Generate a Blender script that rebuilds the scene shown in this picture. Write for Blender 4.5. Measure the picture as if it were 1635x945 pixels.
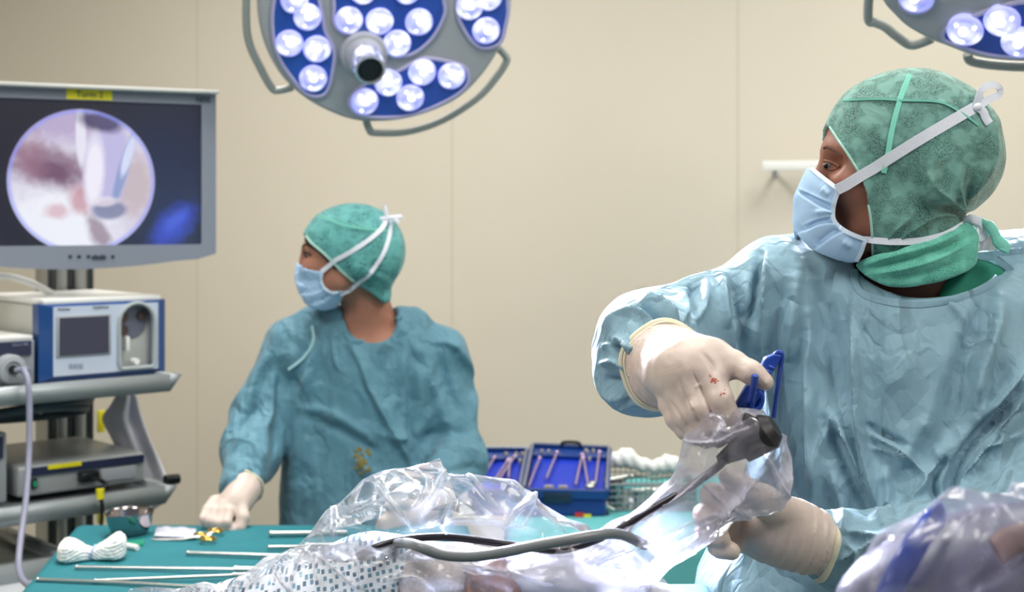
import bpy, bmesh, math, random
import numpy as np
from mathutils import Vector, Matrix
random.seed(5)
SC = bpy.context.scene
for _o in list(bpy.data.objects): bpy.data.objects.remove(_o)
# ------------------------------------------------------------------ camera
F = 50.0/36.0*1635.0; CX = 817.5; HY = 345.0; CH = 1.6
cam_d = bpy.data.cameras.new('camera'); cam = bpy.data.objects.new('camera', cam_d)
SC.collection.objects.link(cam); SC.camera = cam
cam.location = (0, 0, CH); cam.rotation_euler = (math.pi/2, 0, 0)
cam_d.lens = 50; cam_d.sensor_width = 36; cam_d.shift_y = -(472.5-HY)/1635.0
cam_d.dof.use_dof = True; cam_d.dof.focus_distance = 1.62; cam_d.dof.aperture_fstop = 6.3
cam_d.clip_start = 0.05
# ------------------------------------------------------------------ view, world
SC.view_settings.view_transform = 'Standard'; SC.view_settings.look = 'None'
SC.view_settings.gamma = 1.0; SC.view_settings.exposure = 0.0
SC.view_settings.use_curve_mapping = False
try:
    SC.cycles.use_denoising = True; SC.cycles.transparent_max_bounces = 24
    SC.cycles.max_bounces = 8; SC.cycles.sample_clamp_indirect = 4.0
    SC.cycles.caustics_reflective = False; SC.cycles.caustics_refractive = False
except Exception: pass
W = bpy.data.worlds.new('room_air'); SC.world = W; W.use_nodes = True
W.node_tree.nodes['Background'].inputs[0].default_value = (0.80, 0.86, 1.0, 1)
W.node_tree.nodes['Background'].inputs[1].default_value = 0.22
# ceiling luminaires: (x, y, sx, sy, watts)
CEIL = 3.05
CEIL_LIGHTS = [(-.75, 3.2, .6, 1.2, 39), (1.3, 3.0, .6, 1.2, 26), (-1.3, .6, .6, 1.2, 38), (1.4, .3, .6, 1.2, 34), (0.1, 1.9, .5, .9, 16)]
for _x, _y, _a, _b, _w in CEIL_LIGHTS:
    ld = bpy.data.lights.new('ceiling_light', 'AREA'); ld.shape = 'RECTANGLE'; ld.size = _a; ld.size_y = _b
    ld.energy = _w; ld.color = (1.0, .98, .945)
    lo = bpy.data.objects.new('ceiling_light', ld); SC.collection.objects.link(lo); lo.location = (_x, _y, CEIL-.045)
LAMP_WATTS = (9, 6)

# ------------------------------------------------------------------ helpers
def at(px, py, Y): return Vector(((px-CX)/F*Y, Y, CH+(HY-py)/F*Y))
def onpl(px, py, P0, n):
    r = Vector(((px-CX)/F, 1, (HY-py)/F)); c = Vector((0, 0, CH))
    return c + r*((P0-c).dot(n)/r.dot(n))
def lin(h):
    if isinstance(h, str):
        h = h.lstrip('#'); h = tuple(int(h[i:i+2], 16)/255 for i in (0, 2, 4))
    return tuple((c/12.92 if c <= .04045 else ((c+.055)/1.055)**2.4) for c in h) + (1,)
class NT:
    def __init__(s, m): s.t = m.node_tree; s.n = s.t.nodes
    def add(s, typ, **kw):
        nd = s.n.new('ShaderNode'+typ)
        for k, v in kw.items():
            if k.startswith('i_'): nd.inputs[k[2:].replace('_', ' ')].default_value = v
            else: setattr(nd, k, v)
        return nd
    def link(s, a, b): s.t.links.new(a, b)
_mats = {}
def mat(name, col, rough=.5, metal=0, bump=None, var=None, emit=None, spec=None, sheen=0, trans=0, coat=0, sss=0, folds=None):
    """bump=(scale,strength,distance)  var=(scale, colour2, amount)"""
    if name in _mats: return _mats[name]
    m = bpy.data.materials.new(name); m.use_nodes = True; N = NT(m); b = N.n['Principled BSDF']
    b.inputs['Base Color'].default_value = lin(col); b.inputs['Roughness'].default_value = rough
    b.inputs['Metallic'].default_value = metal
    if spec is not None: b.inputs['Specular IOR Level'].default_value = spec
    if sheen: b.inputs['Sheen Weight'].default_value = sheen
    if coat: b.inputs['Coat Weight'].default_value = coat
    if trans: b.inputs['Transmission Weight'].default_value = trans
    if sss:
        b.inputs['Subsurface Weight'].default_value = sss; b.inputs['Subsurface Radius'].default_value = (.012, .005, .003)
    tc = N.add('TexCoord')
    if var:
        nz = N.add('TexNoise', i_Scale=var[0], i_Detail=5.0); N.link(tc.outputs['Object'], nz.inputs['Vector'])
        r = N.add('MapRange', i_From_Min=.35, i_From_Max=.65, i_To_Min=0.0, i_To_Max=var[2]); N.link(nz.outputs['Fac'], r.inputs['Value'])
        mx = N.add('MixRGB'); mx.inputs['Color1'].default_value = lin(col); mx.inputs['Color2'].default_value = lin(var[1])
        N.link(r.outputs[0], mx.inputs['Fac']); N.link(mx.outputs[0], b.inputs['Base Color'])
    if emit:
        b.inputs['Emission Color'].default_value = lin(emit[0]); b.inputs['Emission Strength'].default_value = emit[1]
    if bump:
        nz = N.add('TexNoise', i_Scale=bump[0], i_Detail=6.0, i_Roughness=.6); N.link(tc.outputs['Object'], nz.inputs['Vector'])
        bp = N.add('Bump', i_Strength=bump[1], i_Distance=bump[2]); N.link(nz.outputs['Fac'], bp.inputs['Height'])
        last = bp
        if folds:   # creased wrinkles: ridged, distorted noise
            nz2 = N.add('TexNoise', i_Scale=folds[0], i_Detail=3.0, i_Distortion=.6); N.link(tc.outputs['Object'], nz2.inputs['Vector'])
            s = N.add('Math', operation='SUBTRACT'); s.inputs[1].default_value = .5; N.link(nz2.outputs['Fac'], s.inputs[0])
            a = N.add('Math', operation='ABSOLUTE'); N.link(s.outputs[0], a.inputs[0])
            pw = N.add('Math', operation='POWER'); pw.inputs[1].default_value = .6; N.link(a.outputs[0], pw.inputs[0])
            b2 = N.add('Bump', i_Strength=folds[1], i_Distance=folds[2]); N.link(pw.outputs[0], b2.inputs['Height'])
            N.link(bp.outputs[0], b2.inputs['Normal']); last = b2
        N.link(last.outputs[0], b.inputs['Normal'])
    _mats[name] = m
    return m
def crease(N, vec, scale, amt, n=5, seed=0, warp=.55, mask=None, rough=0.0):
    """height field of crumpled cloth or film: repeated mirror folds, continuous with sharp straight creases"""
    rs = np.random.RandomState(seed); v = N.add('VectorMath', operation='SCALE'); v.inputs['Scale'].default_value = scale; N.link(vec, v.inputs[0]); v = v.outputs[0]
    nz = N.add('TexNoise', i_Scale=.55, i_Detail=1.0); N.link(v, nz.inputs['Vector']); a = N.add('VectorMath', operation='SCALE'); a.inputs['Scale'].default_value = 1.6; N.link(nz.outputs['Color'], a.inputs[0])
    b = N.add('VectorMath', operation='ADD'); N.link(v, b.inputs[0]); N.link(a.outputs[0], b.inputs[1]); v = b.outputs[0]; out = None
    for i in range(n):
        d = rs.normal(size=3); d /= np.linalg.norm(d); q = N.add('VectorMath', operation='DOT_PRODUCT'); N.link(v, q.inputs[0]); q.inputs[1].default_value = tuple(d)
        o = N.add('Math', operation='ADD'); o.inputs[1].default_value = rs.uniform(0, 2)+10; N.link(q.outputs['Value'], o.inputs[0])
        p = N.add('Math', operation='PINGPONG'); p.inputs[1].default_value = rs.uniform(.7, 1.3); N.link(o.outputs[0], p.inputs[0])
        w = N.add('VectorMath', operation='SCALE'); w.inputs[0].default_value = tuple(rs.normal(size=3)*warp); N.link(p.outputs[0], w.inputs['Scale'])
        s = N.add('VectorMath', operation='ADD'); N.link(v, s.inputs[0]); N.link(w.outputs[0], s.inputs[1]); v = s.outputs[0]
        m = N.add('Math', operation='MULTIPLY'); m.inputs[1].default_value = amt/scale/n**.5; N.link(p.outputs[0], m.inputs[0]); out = m.outputs[0] if out is None else addv(N, out, m.outputs[0])
    if mask:
        nz = N.add('TexNoise', i_Scale=mask, i_Detail=1.0); N.link(vec, nz.inputs['Vector']); r = N.add('MapRange', i_From_Min=.42, i_From_Max=.62, i_To_Min=.25, i_To_Max=1.0); N.link(nz.outputs['Fac'], r.inputs['Value'])
        m = N.add('Math', operation='MULTIPLY'); N.link(out, m.inputs[0]); N.link(r.outputs[0], m.inputs[1]); out = m.outputs[0]
    return out
def addv(N, *s):
    r = s[0]
    for x in s[1:]:
        m = N.add('Math', operation='ADD'); N.link(r, m.inputs[0]); N.link(x, m.inputs[1]); r = m.outputs[0]
    return r
def link(name, me, m=None, parent=None, smooth=True):
    o = bpy.data.objects.new(name, me); SC.collection.objects.link(o)
    if m is not None:
        for x in (m if isinstance(m, (list, tuple)) else [m]): me.materials.append(x)
    if smooth and len(me.polygons): me.polygons.foreach_set('use_smooth', [True]*len(me.polygons))
    if parent is not None: o.parent = parent
    return o
def tag(o, label=None, cat=None, group=None, kind=None):
    if label: o['label'] = label
    if cat: o['category'] = cat
    if group: o['group'] = group
    if kind: o['kind'] = kind
    return o
def thing(name, label, cat, loc=(0, 0, 0), rz=0, group=None):
    o = bpy.data.objects.new(name, None); SC.collection.objects.link(o); o.location = loc; o.rotation_euler = (0, 0, rz)
    o.empty_display_size = .05
    return tag(o, label, cat, group)
def objw(name, me, m, parent, smooth=True):
    """link world-space mesh as a child of a thing placed anywhere: move the verts into its frame"""
    if parent is not None:
        mw = parent_world(parent).inverted(); me.transform(mw)
    return link(name, me, m, parent, smooth)
def parent_world(p):
    M = Matrix.Translation(p.location) @ p.rotation_euler.to_matrix().to_4x4()
    return M if p.parent is None else parent_world(p.parent) @ M
def me_from(V, Fc, name='m'):
    me = bpy.data.meshes.new(name); me.from_pydata([tuple(v) for v in V], [], [tuple(f) for f in Fc]); me.update(); return me
def me_np(V, Q, name='m'):
    me = bpy.data.meshes.new(name); V = np.asarray(V, np.float32); Q = np.asarray(Q, np.int32)
    k = Q.shape[1]
    me.vertices.add(len(V)); me.vertices.foreach_set('co', V.ravel())
    me.loops.add(Q.size); me.loops.foreach_set('vertex_index', Q.ravel())
    me.polygons.add(len(Q)); me.polygons.foreach_set('loop_start', np.arange(0, Q.size, k, dtype=np.int32))
    me.polygons.foreach_set('loop_total', np.full(len(Q), k, np.int32))
    me.update(calc_edges=True); me.validate(); return me
def autosmooth(o, ang=35):
    me = o.data; bm = bmesh.new(); bm.from_mesh(me)
    for e in bm.edges:
        e.smooth = not (len(e.link_faces) == 2 and e.calc_face_angle(0) > math.radians(ang))
    bm.to_mesh(me); bm.free(); return o
class MB:
    """collects primitives into one mesh"""
    def __init__(s): s.bm = bmesh.new()
    def box(s, c, d, R=None, bev=0, seg=2):
        r = bmesh.ops.create_cube(s.bm, size=1.0); vs = r['verts']
        bmesh.ops.scale(s.bm, vec=d, verts=vs)
        if bev:
            es = list({e for v in vs for e in v.link_edges})
            r = bmesh.ops.bevel(s.bm, geom=es, offset=bev, segments=seg, affect='EDGES', profile=.5); vs = list({v for f in r['faces'] for v in f.verts} | {v for v in vs if v.is_valid})
        M = Matrix.Translation(c) @ (R.to_4x4() if R is not None else Matrix())
        bmesh.ops.transform(s.bm, matrix=M, verts=vs); return s
    def cyl(s, a, b, r1, r2=None, n=24, caps=True):
        a = Vector(a); b = Vector(b); r2 = r1 if r2 is None else r2; d = b-a
        q = bmesh.ops.create_cone(s.bm, cap_ends=caps, segments=n, radius1=r1, radius2=r2, depth=d.length)
        M = Matrix.Translation((a+b)/2) @ d.to_track_quat('Z', 'Y').to_matrix().to_4x4()
        bmesh.ops.transform(s.bm, matrix=M, verts=q['verts']); return s
    def sph(s, c, r, n=20, R=None):
        q = bmesh.ops.create_uvsphere(s.bm, u_segments=n, v_segments=max(8, n//2), radius=1)
        rr = r if hasattr(r, '__len__') else (r, r, r)
        M = Matrix.Translation(c) @ (R.to_4x4() if R is not None else Matrix()) @ Matrix.Diagonal((*rr, 1))
        bmesh.ops.transform(s.bm, matrix=M, verts=q['verts']); return s
    def lathe(s, prof, c=(0, 0, 0), n=32, R=None):
        """prof: list of (r,z)"""
        M = Matrix.Translation(c) @ (R.to_4x4() if R is not None else Matrix()); rings = []
        for r, z in prof:
            if r < 1e-6: rings.append([s.bm.verts.new(M @ Vector((0, 0, z)))])
            else: rings.append([s.bm.verts.new(M @ Vector((r*math.cos(2*math.pi*i/n), r*math.sin(2*math.pi*i/n), z))) for i in range(n)])
        for A, B in zip(rings, rings[1:]):
            for i in range(n):
                j = (i+1) % n
                if len(A) == 1 and len(B) == 1: break
                if len(A) == 1: s.bm.faces.new((A[0], B[i], B[j]))
                elif len(B) == 1: s.bm.faces.new((A[i], A[j], B[0]))
                else: s.bm.faces.new((A[i], A[j], B[j], B[i]))
        return s
    def tube(s, pts, r, n=10, closed=False, flat=None, cap=True):
        """r number or list; flat=(normal vector, ratio): ribbon-like section"""
        P = [Vector(p) for p in pts]; k = len(P); R = r if hasattr(r, '__len__') else [r]*k; rings = []
        up = None
        for i, p in enumerate(P):
            if closed: t = (P[(i+1) % k]-P[i-1])
            else: t = P[min(i+1, k-1)]-P[max(i-1, 0)]
            t.normalize()
            if up is None:
                up = Vector((0, 0, 1)) if abs(t.z) < .9 else Vector((1, 0, 0))
            if flat is not None: up = Vector(flat[0])
            x = t.cross(up)
            if x.length < 1e-5: x = t.cross(Vector((.3, .9, .1)))
            x.normalize(); y = x.cross(t).normalized()
            if flat is None: up = y
            ry = R[i]*(flat[1] if flat else 1)
            rings.append([s.bm.verts.new(p + x*R[i]*math.cos(2*math.pi*j/n) + y*ry*math.sin(2*math.pi*j/n)) for j in range(n)])
        pr = list(zip(rings, rings[1:])) + ([(rings[-1], rings[0])] if closed else [])
        for A, B in pr:
            for j in range(n): s.bm.faces.new((A[j], A[(j+1) % n], B[(j+1) % n], B[j]))
        if cap and not closed:
            s.bm.faces.new(rings[0][::-1]); s.bm.faces.new(rings[-1])
        return s
    def prism(s, pts, off):
        """pts: planar 3-D outline; off: extrusion vector"""
        off = Vector(off); A = [s.bm.verts.new(Vector(p)) for p in pts]; B = [s.bm.verts.new(Vector(p)+off) for p in pts]
        k = len(A); s.bm.faces.new(A[::-1]); s.bm.faces.new(B)
        for i in range(k): s.bm.faces.new((A[i], A[(i+1) % k], B[(i+1) % k], B[i]))
        return s
    def build(s, name, m, parent=None, world=False, smooth=True, sharp=35):
        bmesh.ops.recalc_face_normals(s.bm, faces=s.bm.faces)
        for e in s.bm.edges: e.smooth = not (len(e.link_faces) == 2 and e.calc_face_angle(0) > math.radians(sharp))
        me = bpy.data.meshes.new(name); s.bm.to_mesh(me); s.bm.free()
        return (objw if world else link)(name, me, m, parent, smooth)
def cr(pts, n=8, closed=False):
    """Catmull-Rom through pts"""
    P = [Vector(p) for p in pts]; k = len(P); out = []
    for i in range(k if closed else k-1):
        if closed: a, b, c, d = P[i-1], P[i], P[(i+1) % k], P[(i+2) % k]
        else: a, b, c, d = P[max(i-1, 0)], P[i], P[i+1], P[min(i+2, k-1)]
        for j in range(n):
            t = j/n
            out.append(.5*((2*b)+(c-a)*t+(2*a-5*b+4*c-d)*t*t+(3*b-a-3*c+d)*t**3))
    if not closed: out.append(P[-1])
    return out
def text(body, size, mtl, M, parent, name='lettering', align='CENTER', ext=.0004):
    cu = bpy.data.curves.new(name, 'FONT'); cu.body = body; cu.size = size; cu.extrude = ext; cu.align_x = align; cu.align_y = 'CENTER'
    t = bpy.data.objects.new(name, cu); SC.collection.objects.link(t)
    dg = bpy.context.evaluated_depsgraph_get(); me = bpy.data.meshes.new_from_object(t.evaluated_get(dg))
    bpy.data.objects.remove(t); me.transform(M); me.materials.clear()
    return objw(name, me, mtl, parent, False)
# ------------------------------------------------------------------ implicit surfaces (body, gloves, gowns)
def A3(p): return np.asarray(p, np.float32)
def cone(P, a, b, ra, rb, flat=None):
    """tapered limb; flat=(axis, factor): squeezed along axis by factor"""
    a = A3(a); b = A3(b); ab = b-a; q = P-a
    t = np.clip((q@ab)/max(float(ab@ab), 1e-9), 0, 1); d = q-t[:, None]*ab
    if flat is not None:
        ax = A3(flat[0]); ax = ax/np.linalg.norm(ax); c = d@ax
        l2 = (d*d).sum(1)-c*c+(c/flat[1])**2
        return (np.sqrt(np.maximum(l2, 0))-(ra+(rb-ra)*t))*(.5+.5*flat[1])
    return np.sqrt((d*d).sum(1))-(ra+(rb-ra)*t)
def ell(P, c, r, R=None):
    q = P-A3(c)
    if R is not None: q = q@np.asarray(R, np.float32)
    r = A3(r); k0 = np.sqrt(((q/r)**2).sum(1)); k1 = np.sqrt(((q/(r*r))**2).sum(1))
    return k0*(k0-1)/np.maximum(k1, 1e-6)
def smin(a, b, k):
    h = np.clip(.5+.5*(b-a)/k, 0, 1); return b+(a-b)*h-k*h*(1-h)
def chain(P, pts, rs, k=.01, flat=None):
    d = None
    for i in range(len(pts)-1):
        e = cone(P, pts[i], pts[i+1], rs[i], rs[i+1], flat); d = e if d is None else smin(d, e, k)
    return d
def loft_z(P, secs):
    """elliptic column: secs (z, cx, cy, rx, ry) rising in z"""
    S = np.asarray(secs, np.float32); z = np.clip(P[:, 2], S[0, 0], S[-1, 0])
    cx = np.interp(z, S[:, 0], S[:, 1]); cy = np.interp(z, S[:, 0], S[:, 2]); rx = np.interp(z, S[:, 0], S[:, 3]); ry = np.interp(z, S[:, 0], S[:, 4])
    u = (P[:, 0]-cx); v = (P[:, 1]-cy); k = np.sqrt((u/rx)**2+(v/ry)**2); k1 = np.sqrt((u/rx**2)**2+(v/ry**2)**2)
    d = k*(k-1)/np.maximum(k1, 1e-5)
    dz = np.maximum(S[0, 0]-P[:, 2], P[:, 2]-S[-1, 0])
    return np.maximum(d, dz).astype(np.float32)
def rotm(ax, deg): return np.array(Matrix.Rotation(math.radians(deg), 3, ax), np.float32)
def nets(f, lo, hi, h):
    lo = A3(lo); hi = A3(hi); B = 8
    nb = np.ceil((hi-lo)/h/B).astype(int); n = nb*B+1
    c = np.stack(np.meshgrid(*[np.arange(k) for k in nb], indexing='ij'), -1).reshape(-1, 3)
    ctr = lo+(c*B+B/2)*h; dc = f(ctr.astype(np.float32))
    D = np.repeat(np.repeat(np.repeat(dc.reshape(nb), B, 0), B, 1), B, 2).astype(np.float32)
    D = np.pad(D, ((0, 1), (0, 1), (0, 1)), mode='edge')
    act = c[np.abs(dc) < B*h*.87*1.7+.004]
    g = np.stack(np.meshgrid(*[np.arange(B+1)]*3, indexing='ij'), -1).reshape(-1, 3)
    for i in range(0, len(act), 600):
        idx = (act[i:i+600, None, :]*B+g[None]).reshape(-1, 3)
        D[idx[:, 0], idx[:, 1], idx[:, 2]] = f((lo+idx*h).astype(np.float32))
    for ax in range(3):          # never leave the surface open at the grid border
        s = [slice(None)]*3
        for e in (0, -1):
            s[ax] = e; D[tuple(s)] = np.maximum(D[tuple(s)], .001)
    S = D < 0; cs = [(i, j, k) for i in (0, 1) for j in (0, 1) for k in (0, 1)]
    cnt = sum(S[i:n[0]-1+i, j:n[1]-1+j, k:n[2]-1+k].astype(np.int8) for i, j, k in cs)
    cell = np.argwhere((cnt > 0) & (cnt < 8)); vid = -np.ones(n-1, np.int32); vid[cell[:, 0], cell[:, 1], cell[:, 2]] = np.arange(len(cell))
    acc = np.zeros((len(cell), 3), np.float32); num = np.zeros(len(cell), np.float32)
    for a in cs:
        for ax in range(3):
            if a[ax]: continue
            b = list(a); b[ax] = 1
            pa = cell+np.array(a); pb = cell+np.array(b)
            da = D[pa[:, 0], pa[:, 1], pa[:, 2]]; db = D[pb[:, 0], pb[:, 1], pb[:, 2]]
            m = (da < 0) != (db < 0); t = np.where(m, da/np.where(m, da-db, 1), 0)
            acc += (m[:, None]*(np.array(a)+t[:, None]*(np.array(b)-np.array(a)))).astype(np.float32); num += m
    V = lo+(cell+acc/num[:, None])*h
    Q = []
    for ax in range(3):
        o1, o2 = [(1, 2), (2, 0), (0, 1)][ax]
        s0 = [slice(0, n[0]-1), slice(0, n[1]-1), slice(0, n[2]-1)]
        s1 = list(s0); s1[ax] = slice(1, n[ax])
        X = S[tuple(s0)] != S[tuple(s1)]
        E = np.argwhere(X); E = E[(E[:, o1] > 0) & (E[:, o2] > 0)]
        sg = S[E[:, 0], E[:, 1], E[:, 2]]
        def v(d1, d2):
            q = E.copy(); q[:, o1] -= d1; q[:, o2] -= d2; return vid[q[:, 0], q[:, 1], q[:, 2]]
        q = np.stack([v(1, 1), v(0, 1), v(0, 0), v(1, 0)], 1)
        q[~sg] = q[~sg][:, ::-1]; Q.append(q)
    Q = np.concatenate(Q); Q = Q[(Q >= 0).all(1)]
    return V.astype(np.float32), Q
def relax(V, Q, it=2, lam=.5):
    for _ in range(it):
        acc = np.zeros_like(V); cnt = np.zeros(len(V), np.float32)
        for i in range(4):
            a = Q[:, i]; b = Q[:, (i+1) % 4]
            for k in range(3):
                acc[:, k] += np.bincount(a, V[b, k], len(V))+np.bincount(b, V[a, k], len(V))
            cnt += np.bincount(a, minlength=len(V))+np.bincount(b, minlength=len(V))
        V = V+lam*(acc/np.maximum(cnt, 1)[:, None]-V)
    return V.astype(np.float32)
def normals(V, Q):
    n = np.cross(V[Q[:, 2]]-V[Q[:, 0]], V[Q[:, 3]]-V[Q[:, 1]]); N = np.zeros_like(V)
    for i in range(4):
        for k in range(3): N[:, k] += np.bincount(Q[:, i], n[:, k], len(V))
    return N/np.maximum(np.linalg.norm(N, axis=1), 1e-9)[:, None]
def split4(V, Q):
    """linear 1-to-4 subdivision of an all-quad mesh"""
    nV = len(V); E = np.sort(np.concatenate([np.stack([Q[:, i], Q[:, (i+1) % 4]], 1) for i in range(4)]), 1).astype(np.int64)
    key = E[:, 0]*nV+E[:, 1]; u, inv = np.unique(key, return_inverse=True); inv = inv.reshape(4, -1)
    em = (V[u//nV]+V[u % nV])/2; fc = V[Q].mean(1); e = nV+inv; c = nV+len(u)+np.arange(len(Q))
    nQ = np.concatenate([np.stack([Q[:, i], e[i], c, e[(i-1) % 4]], 1) for i in range(4)])
    return relax(np.concatenate([V, em, fc]).astype(np.float32), nQ, 1, .35), nQ
def px_of(V): return np.stack([CX+F*V[:, 0]/V[:, 1], HY-F*(V[:, 2]-CH)/V[:, 1]], 1)
# value noise in 3-D
def noise3(P, seed=0):
    i = np.floor(P).astype(np.int64); f = P-i; f = f*f*(3-2*f)
    def h(a): 
        x = (a[:, 0]*73856093) ^ (a[:, 1]*19349663) ^ (a[:, 2]*83492791) ^ (seed*2654435761)
        x = (x ^ (x >> 13))*1274126177 & 0xffffffff; x = (x ^ (x >> 16)) & 0xffff
        return x/65535.0*2-1
    r = 0
    for dx in (0, 1):
        for dy in (0, 1):
            for dz in (0, 1):
                w = (f[:, 0] if dx else 1-f[:, 0])*(f[:, 1] if dy else 1-f[:, 1])*(f[:, 2] if dz else 1-f[:, 2])
                r = r+w*h(i+np.array([dx, dy, dz]))
    return r
def fbm(P, oct=3, seed=0): return sum(noise3(P*2**o, seed+o)*.5**o for o in range(oct))
def crumple(P, n=9, seed=1, sc=1.0):
    """paper-like creasing: repeated mirror folds give straight sharp creases"""
    rs = np.random.RandomState(seed); Q = np.array(P, np.float64)*sc; out = np.zeros(len(P))
    for i in range(n):
        d = rs.normal(size=3); d /= np.linalg.norm(d); o = rs.uniform(-.6, .6); per = rs.uniform(.8, 1.6)
        t = Q@d-o; t = (t/per) % 2; tri = np.abs(t-1)
        out += tri*(.9 if i < 4 else .5); Q = Q+np.outer(tri*.35, rs.normal(size=3))
    return out/n
def strokes(V, N, S, jit=0):
    """raise ridges (+) or press valleys (-) along creases of cloth. S: (points in px, width px, height m, kind)"""
    p = px_of(V); out = np.zeros(len(V)); face = np.clip(-N[:, 1]*2.2+.25, 0, 1)
    if jit: p = p+np.stack([fbm(V*9, 2, 3), fbm(V*9, 2, 8)], 1)*jit
    for s in S:
        pts, w, hgt = s[0], s[1], s[2]; kind = s[3] if len(s) > 3 else 'g'
        pts = np.array([list(q) for q in cr([Vector((a, b, 0)) for a, b in pts], 4)])[:, :2] if len(pts) > 2 else np.array(pts, float)
        lo = pts.min(0)-w*5; hi = pts.max(0)+w*5
        sel = np.where((p[:, 0] > lo[0]) & (p[:, 0] < hi[0]) & (p[:, 1] > lo[1]) & (p[:, 1] < hi[1]) & (face > 0))[0]
        if not len(sel): continue
        q = p[sel]; best = np.full(len(sel), 1e9); sd = np.zeros(len(sel)); tt = np.zeros(len(sel))
        L = np.linalg.norm(np.diff(pts, axis=0), axis=1); cum = np.concatenate([[0], np.cumsum(L)]); tot = cum[-1]
        for i in range(len(L)):
            a = pts[i]; ab = pts[i+1]-a; t = np.clip(((q-a)@ab)/max(ab@ab, 1e-9), 0, 1); d = q-a-t[:, None]*ab
            dd = np.hypot(d[:, 0], d[:, 1]); m = dd < best
            best[m] = dd[m]; sd[m] = (np.sign(ab[0]*d[:, 1]-ab[1]*d[:, 0])*dd)[m]; tt[m] = ((cum[i]+t*L[i])/tot)[m]
        taper = np.clip(np.minimum(tt, 1-tt)*4.5, .12, 1)**.7
        if kind == 'g': pr = np.exp(-(best/w)**2)
        elif kind == 'c': pr = np.exp(-(best/w))                 # crisp crease
        else:                                                       # 's': sharp drop on the right-hand side of the stroke
            pr = np.where(sd < 0, np.exp(-(best/(w*2.4))**1.3), np.exp(-(best/(w*.55))**2))
        out[sel] += hgt*pr*taper
    return out*face
# ================================================================== the room
WD = Vector((.919, -.24, 0)).normalized(); WP = Vector((-.195, 4.8, 0)); WN = Vector((WD.y, -WD.x, 0))   # wall normal faces the camera
if WN.y > 0: WN = -WN
M_wall = mat('wall_paint', '#dcd4c6', .62, bump=(60, .06, .002), var=(1.2, '#d7cfc0', .5))
M_floor = mat('floor_vinyl', '#8d9790', .35, bump=(40, .05, .001), var=(5, '#7f8983', .6))
M_ceil = mat('ceiling_paint', '#dcdad2', .7, bump=(30, .05, .001))
def wallslab(p, q, th, z0, z1, name, m):
    p = Vector(p); q = Vector(q); d = (q-p).normalized(); n = Vector((-d.y, d.x, 0))*th
    b = MB(); b.prism([p+Vector((0, 0, z0)), q+Vector((0, 0, z0)), q+n+Vector((0, 0, z0)), p+n+Vector((0, 0, z0))], (0, 0, z1-z0))
    o = b.build(name, m, smooth=False); tag(o, kind='structure'); return o
XL, XR, YB = -3.0, 3.2, -1.6
def wy(x): return WP.y+(x-WP.x)*WD.y/WD.x
wallslab((XL, wy(XL), 0), (XR, wy(XR), 0), .12, 0, CEIL, 'wall_back', M_wall)
wallslab((XL, YB, 0), (XL, wy(XL), 0), .12, 0, CEIL, 'wall_left', M_wall)
wallslab((XR, wy(XR), 0), (XR, YB, 0), .12, 0, CEIL, 'wall_right', M_wall)
b = MB(); b.box(((XL+XR)/2, 2.2, -.05), (XR-XL+.3, 8.2, .1)); tag(b.build('floor', M_floor, smooth=False), kind='structure')
b = MB(); b.box(((XL+XR)/2, 2.2, CEIL+.05), (XR-XL+.3, 8.2, .1)); tag(b.build('ceiling', M_ceil, smooth=False), kind='structure')
M_seam = mat('wall_joint_seal', '#d0c7b6', .6)
k = 1
for px in (-95, 315, 722, 1178, 1640):
    n = WN; c = onpl(px, 300, WP, n)
    b = MB(); R = Matrix.Rotation(math.atan2(WD.y, WD.x), 3, 'Z')
    b.box((c.x+n.x*.0006, c.y+n.y*.0006, CEIL/2), (.005, .0016, CEIL-.02), R)
    tag(b.build('trim_%d' % k, M_seam, smooth=False), kind='structure'); k += 1
# skirting
b = MB(); c = WP+WD*.1
b.box((c.x+WN.x*.008, c.y+WN.y*.008, .05), (5.9, .014, .1), Matrix.Rotation(math.atan2(WD.y, WD.x), 3, 'Z'))
tag(b.build('baseboard_back', mat('skirting', '#9aa39c', .4), smooth=False), kind='structure')
M_lampw = mat('luminaire_frame', '#e6e6e2', .4); M_diff = mat('luminaire_diffuser', '#ffffff', .4, emit=('#fff1dc', 3.0))
for i, (x, y, sx, sy, w_) in enumerate(CEIL_LIGHTS):
    t = thing('ceiling_luminaire', 'white recessed ceiling light panel above the operating room, out of view', 'light', (x, y, CEIL), 0, 'ceiling light panels')
    b = MB()
    for sg in (-1, 1):
        b.box((sg*(sx/2+.01), 0, -.012), (.03, sy+.05, .024)); b.box((0, sg*(sy/2+.01), -.012), (sx, .03, .024))
    b.build('frame', M_lampw, t, smooth=False)
    b = MB(); b.box((0, 0, -.006), (sx, sy, .01)); b.build('diffuser', M_diff, t, smooth=False)
# rail on the wall behind the surgeon
M_white = mat('white_enamel', '#f1f1ef', .3); M_steelw = mat('brushed_steel', '#b9bdc2', .28, 1)
RP = WP+WN*.10
a = onpl(1218, 265, RP, WN); bq = onpl(1420, 263, RP, WN); t = thing('wall_rail', 'white horizontal rail on a bracket on the back wall', 'rail', a)
b = MB(); b.box((a+bq)/2, ((bq-a).length, .022, .030), Matrix.Rotation(math.atan2(WD.y, WD.x), 3, 'Z'), .003); b.build('rail', M_white, t, world=True)
for px in (1237, 1400):
    c = onpl(px, 262, RP, WN)
    b = MB(); b.cyl(c+Vector((0, 0, -.01)), c+Vector((0, 0, -.045)), .008, n=12)
    w = onpl(px, 262, WP, WN); b.cyl(c+Vector((0, 0, -.03)), Vector((w.x, w.y, c.z-.03)), .009, n=12); b.build('bracket', M_steelw, t, world=True)
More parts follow.
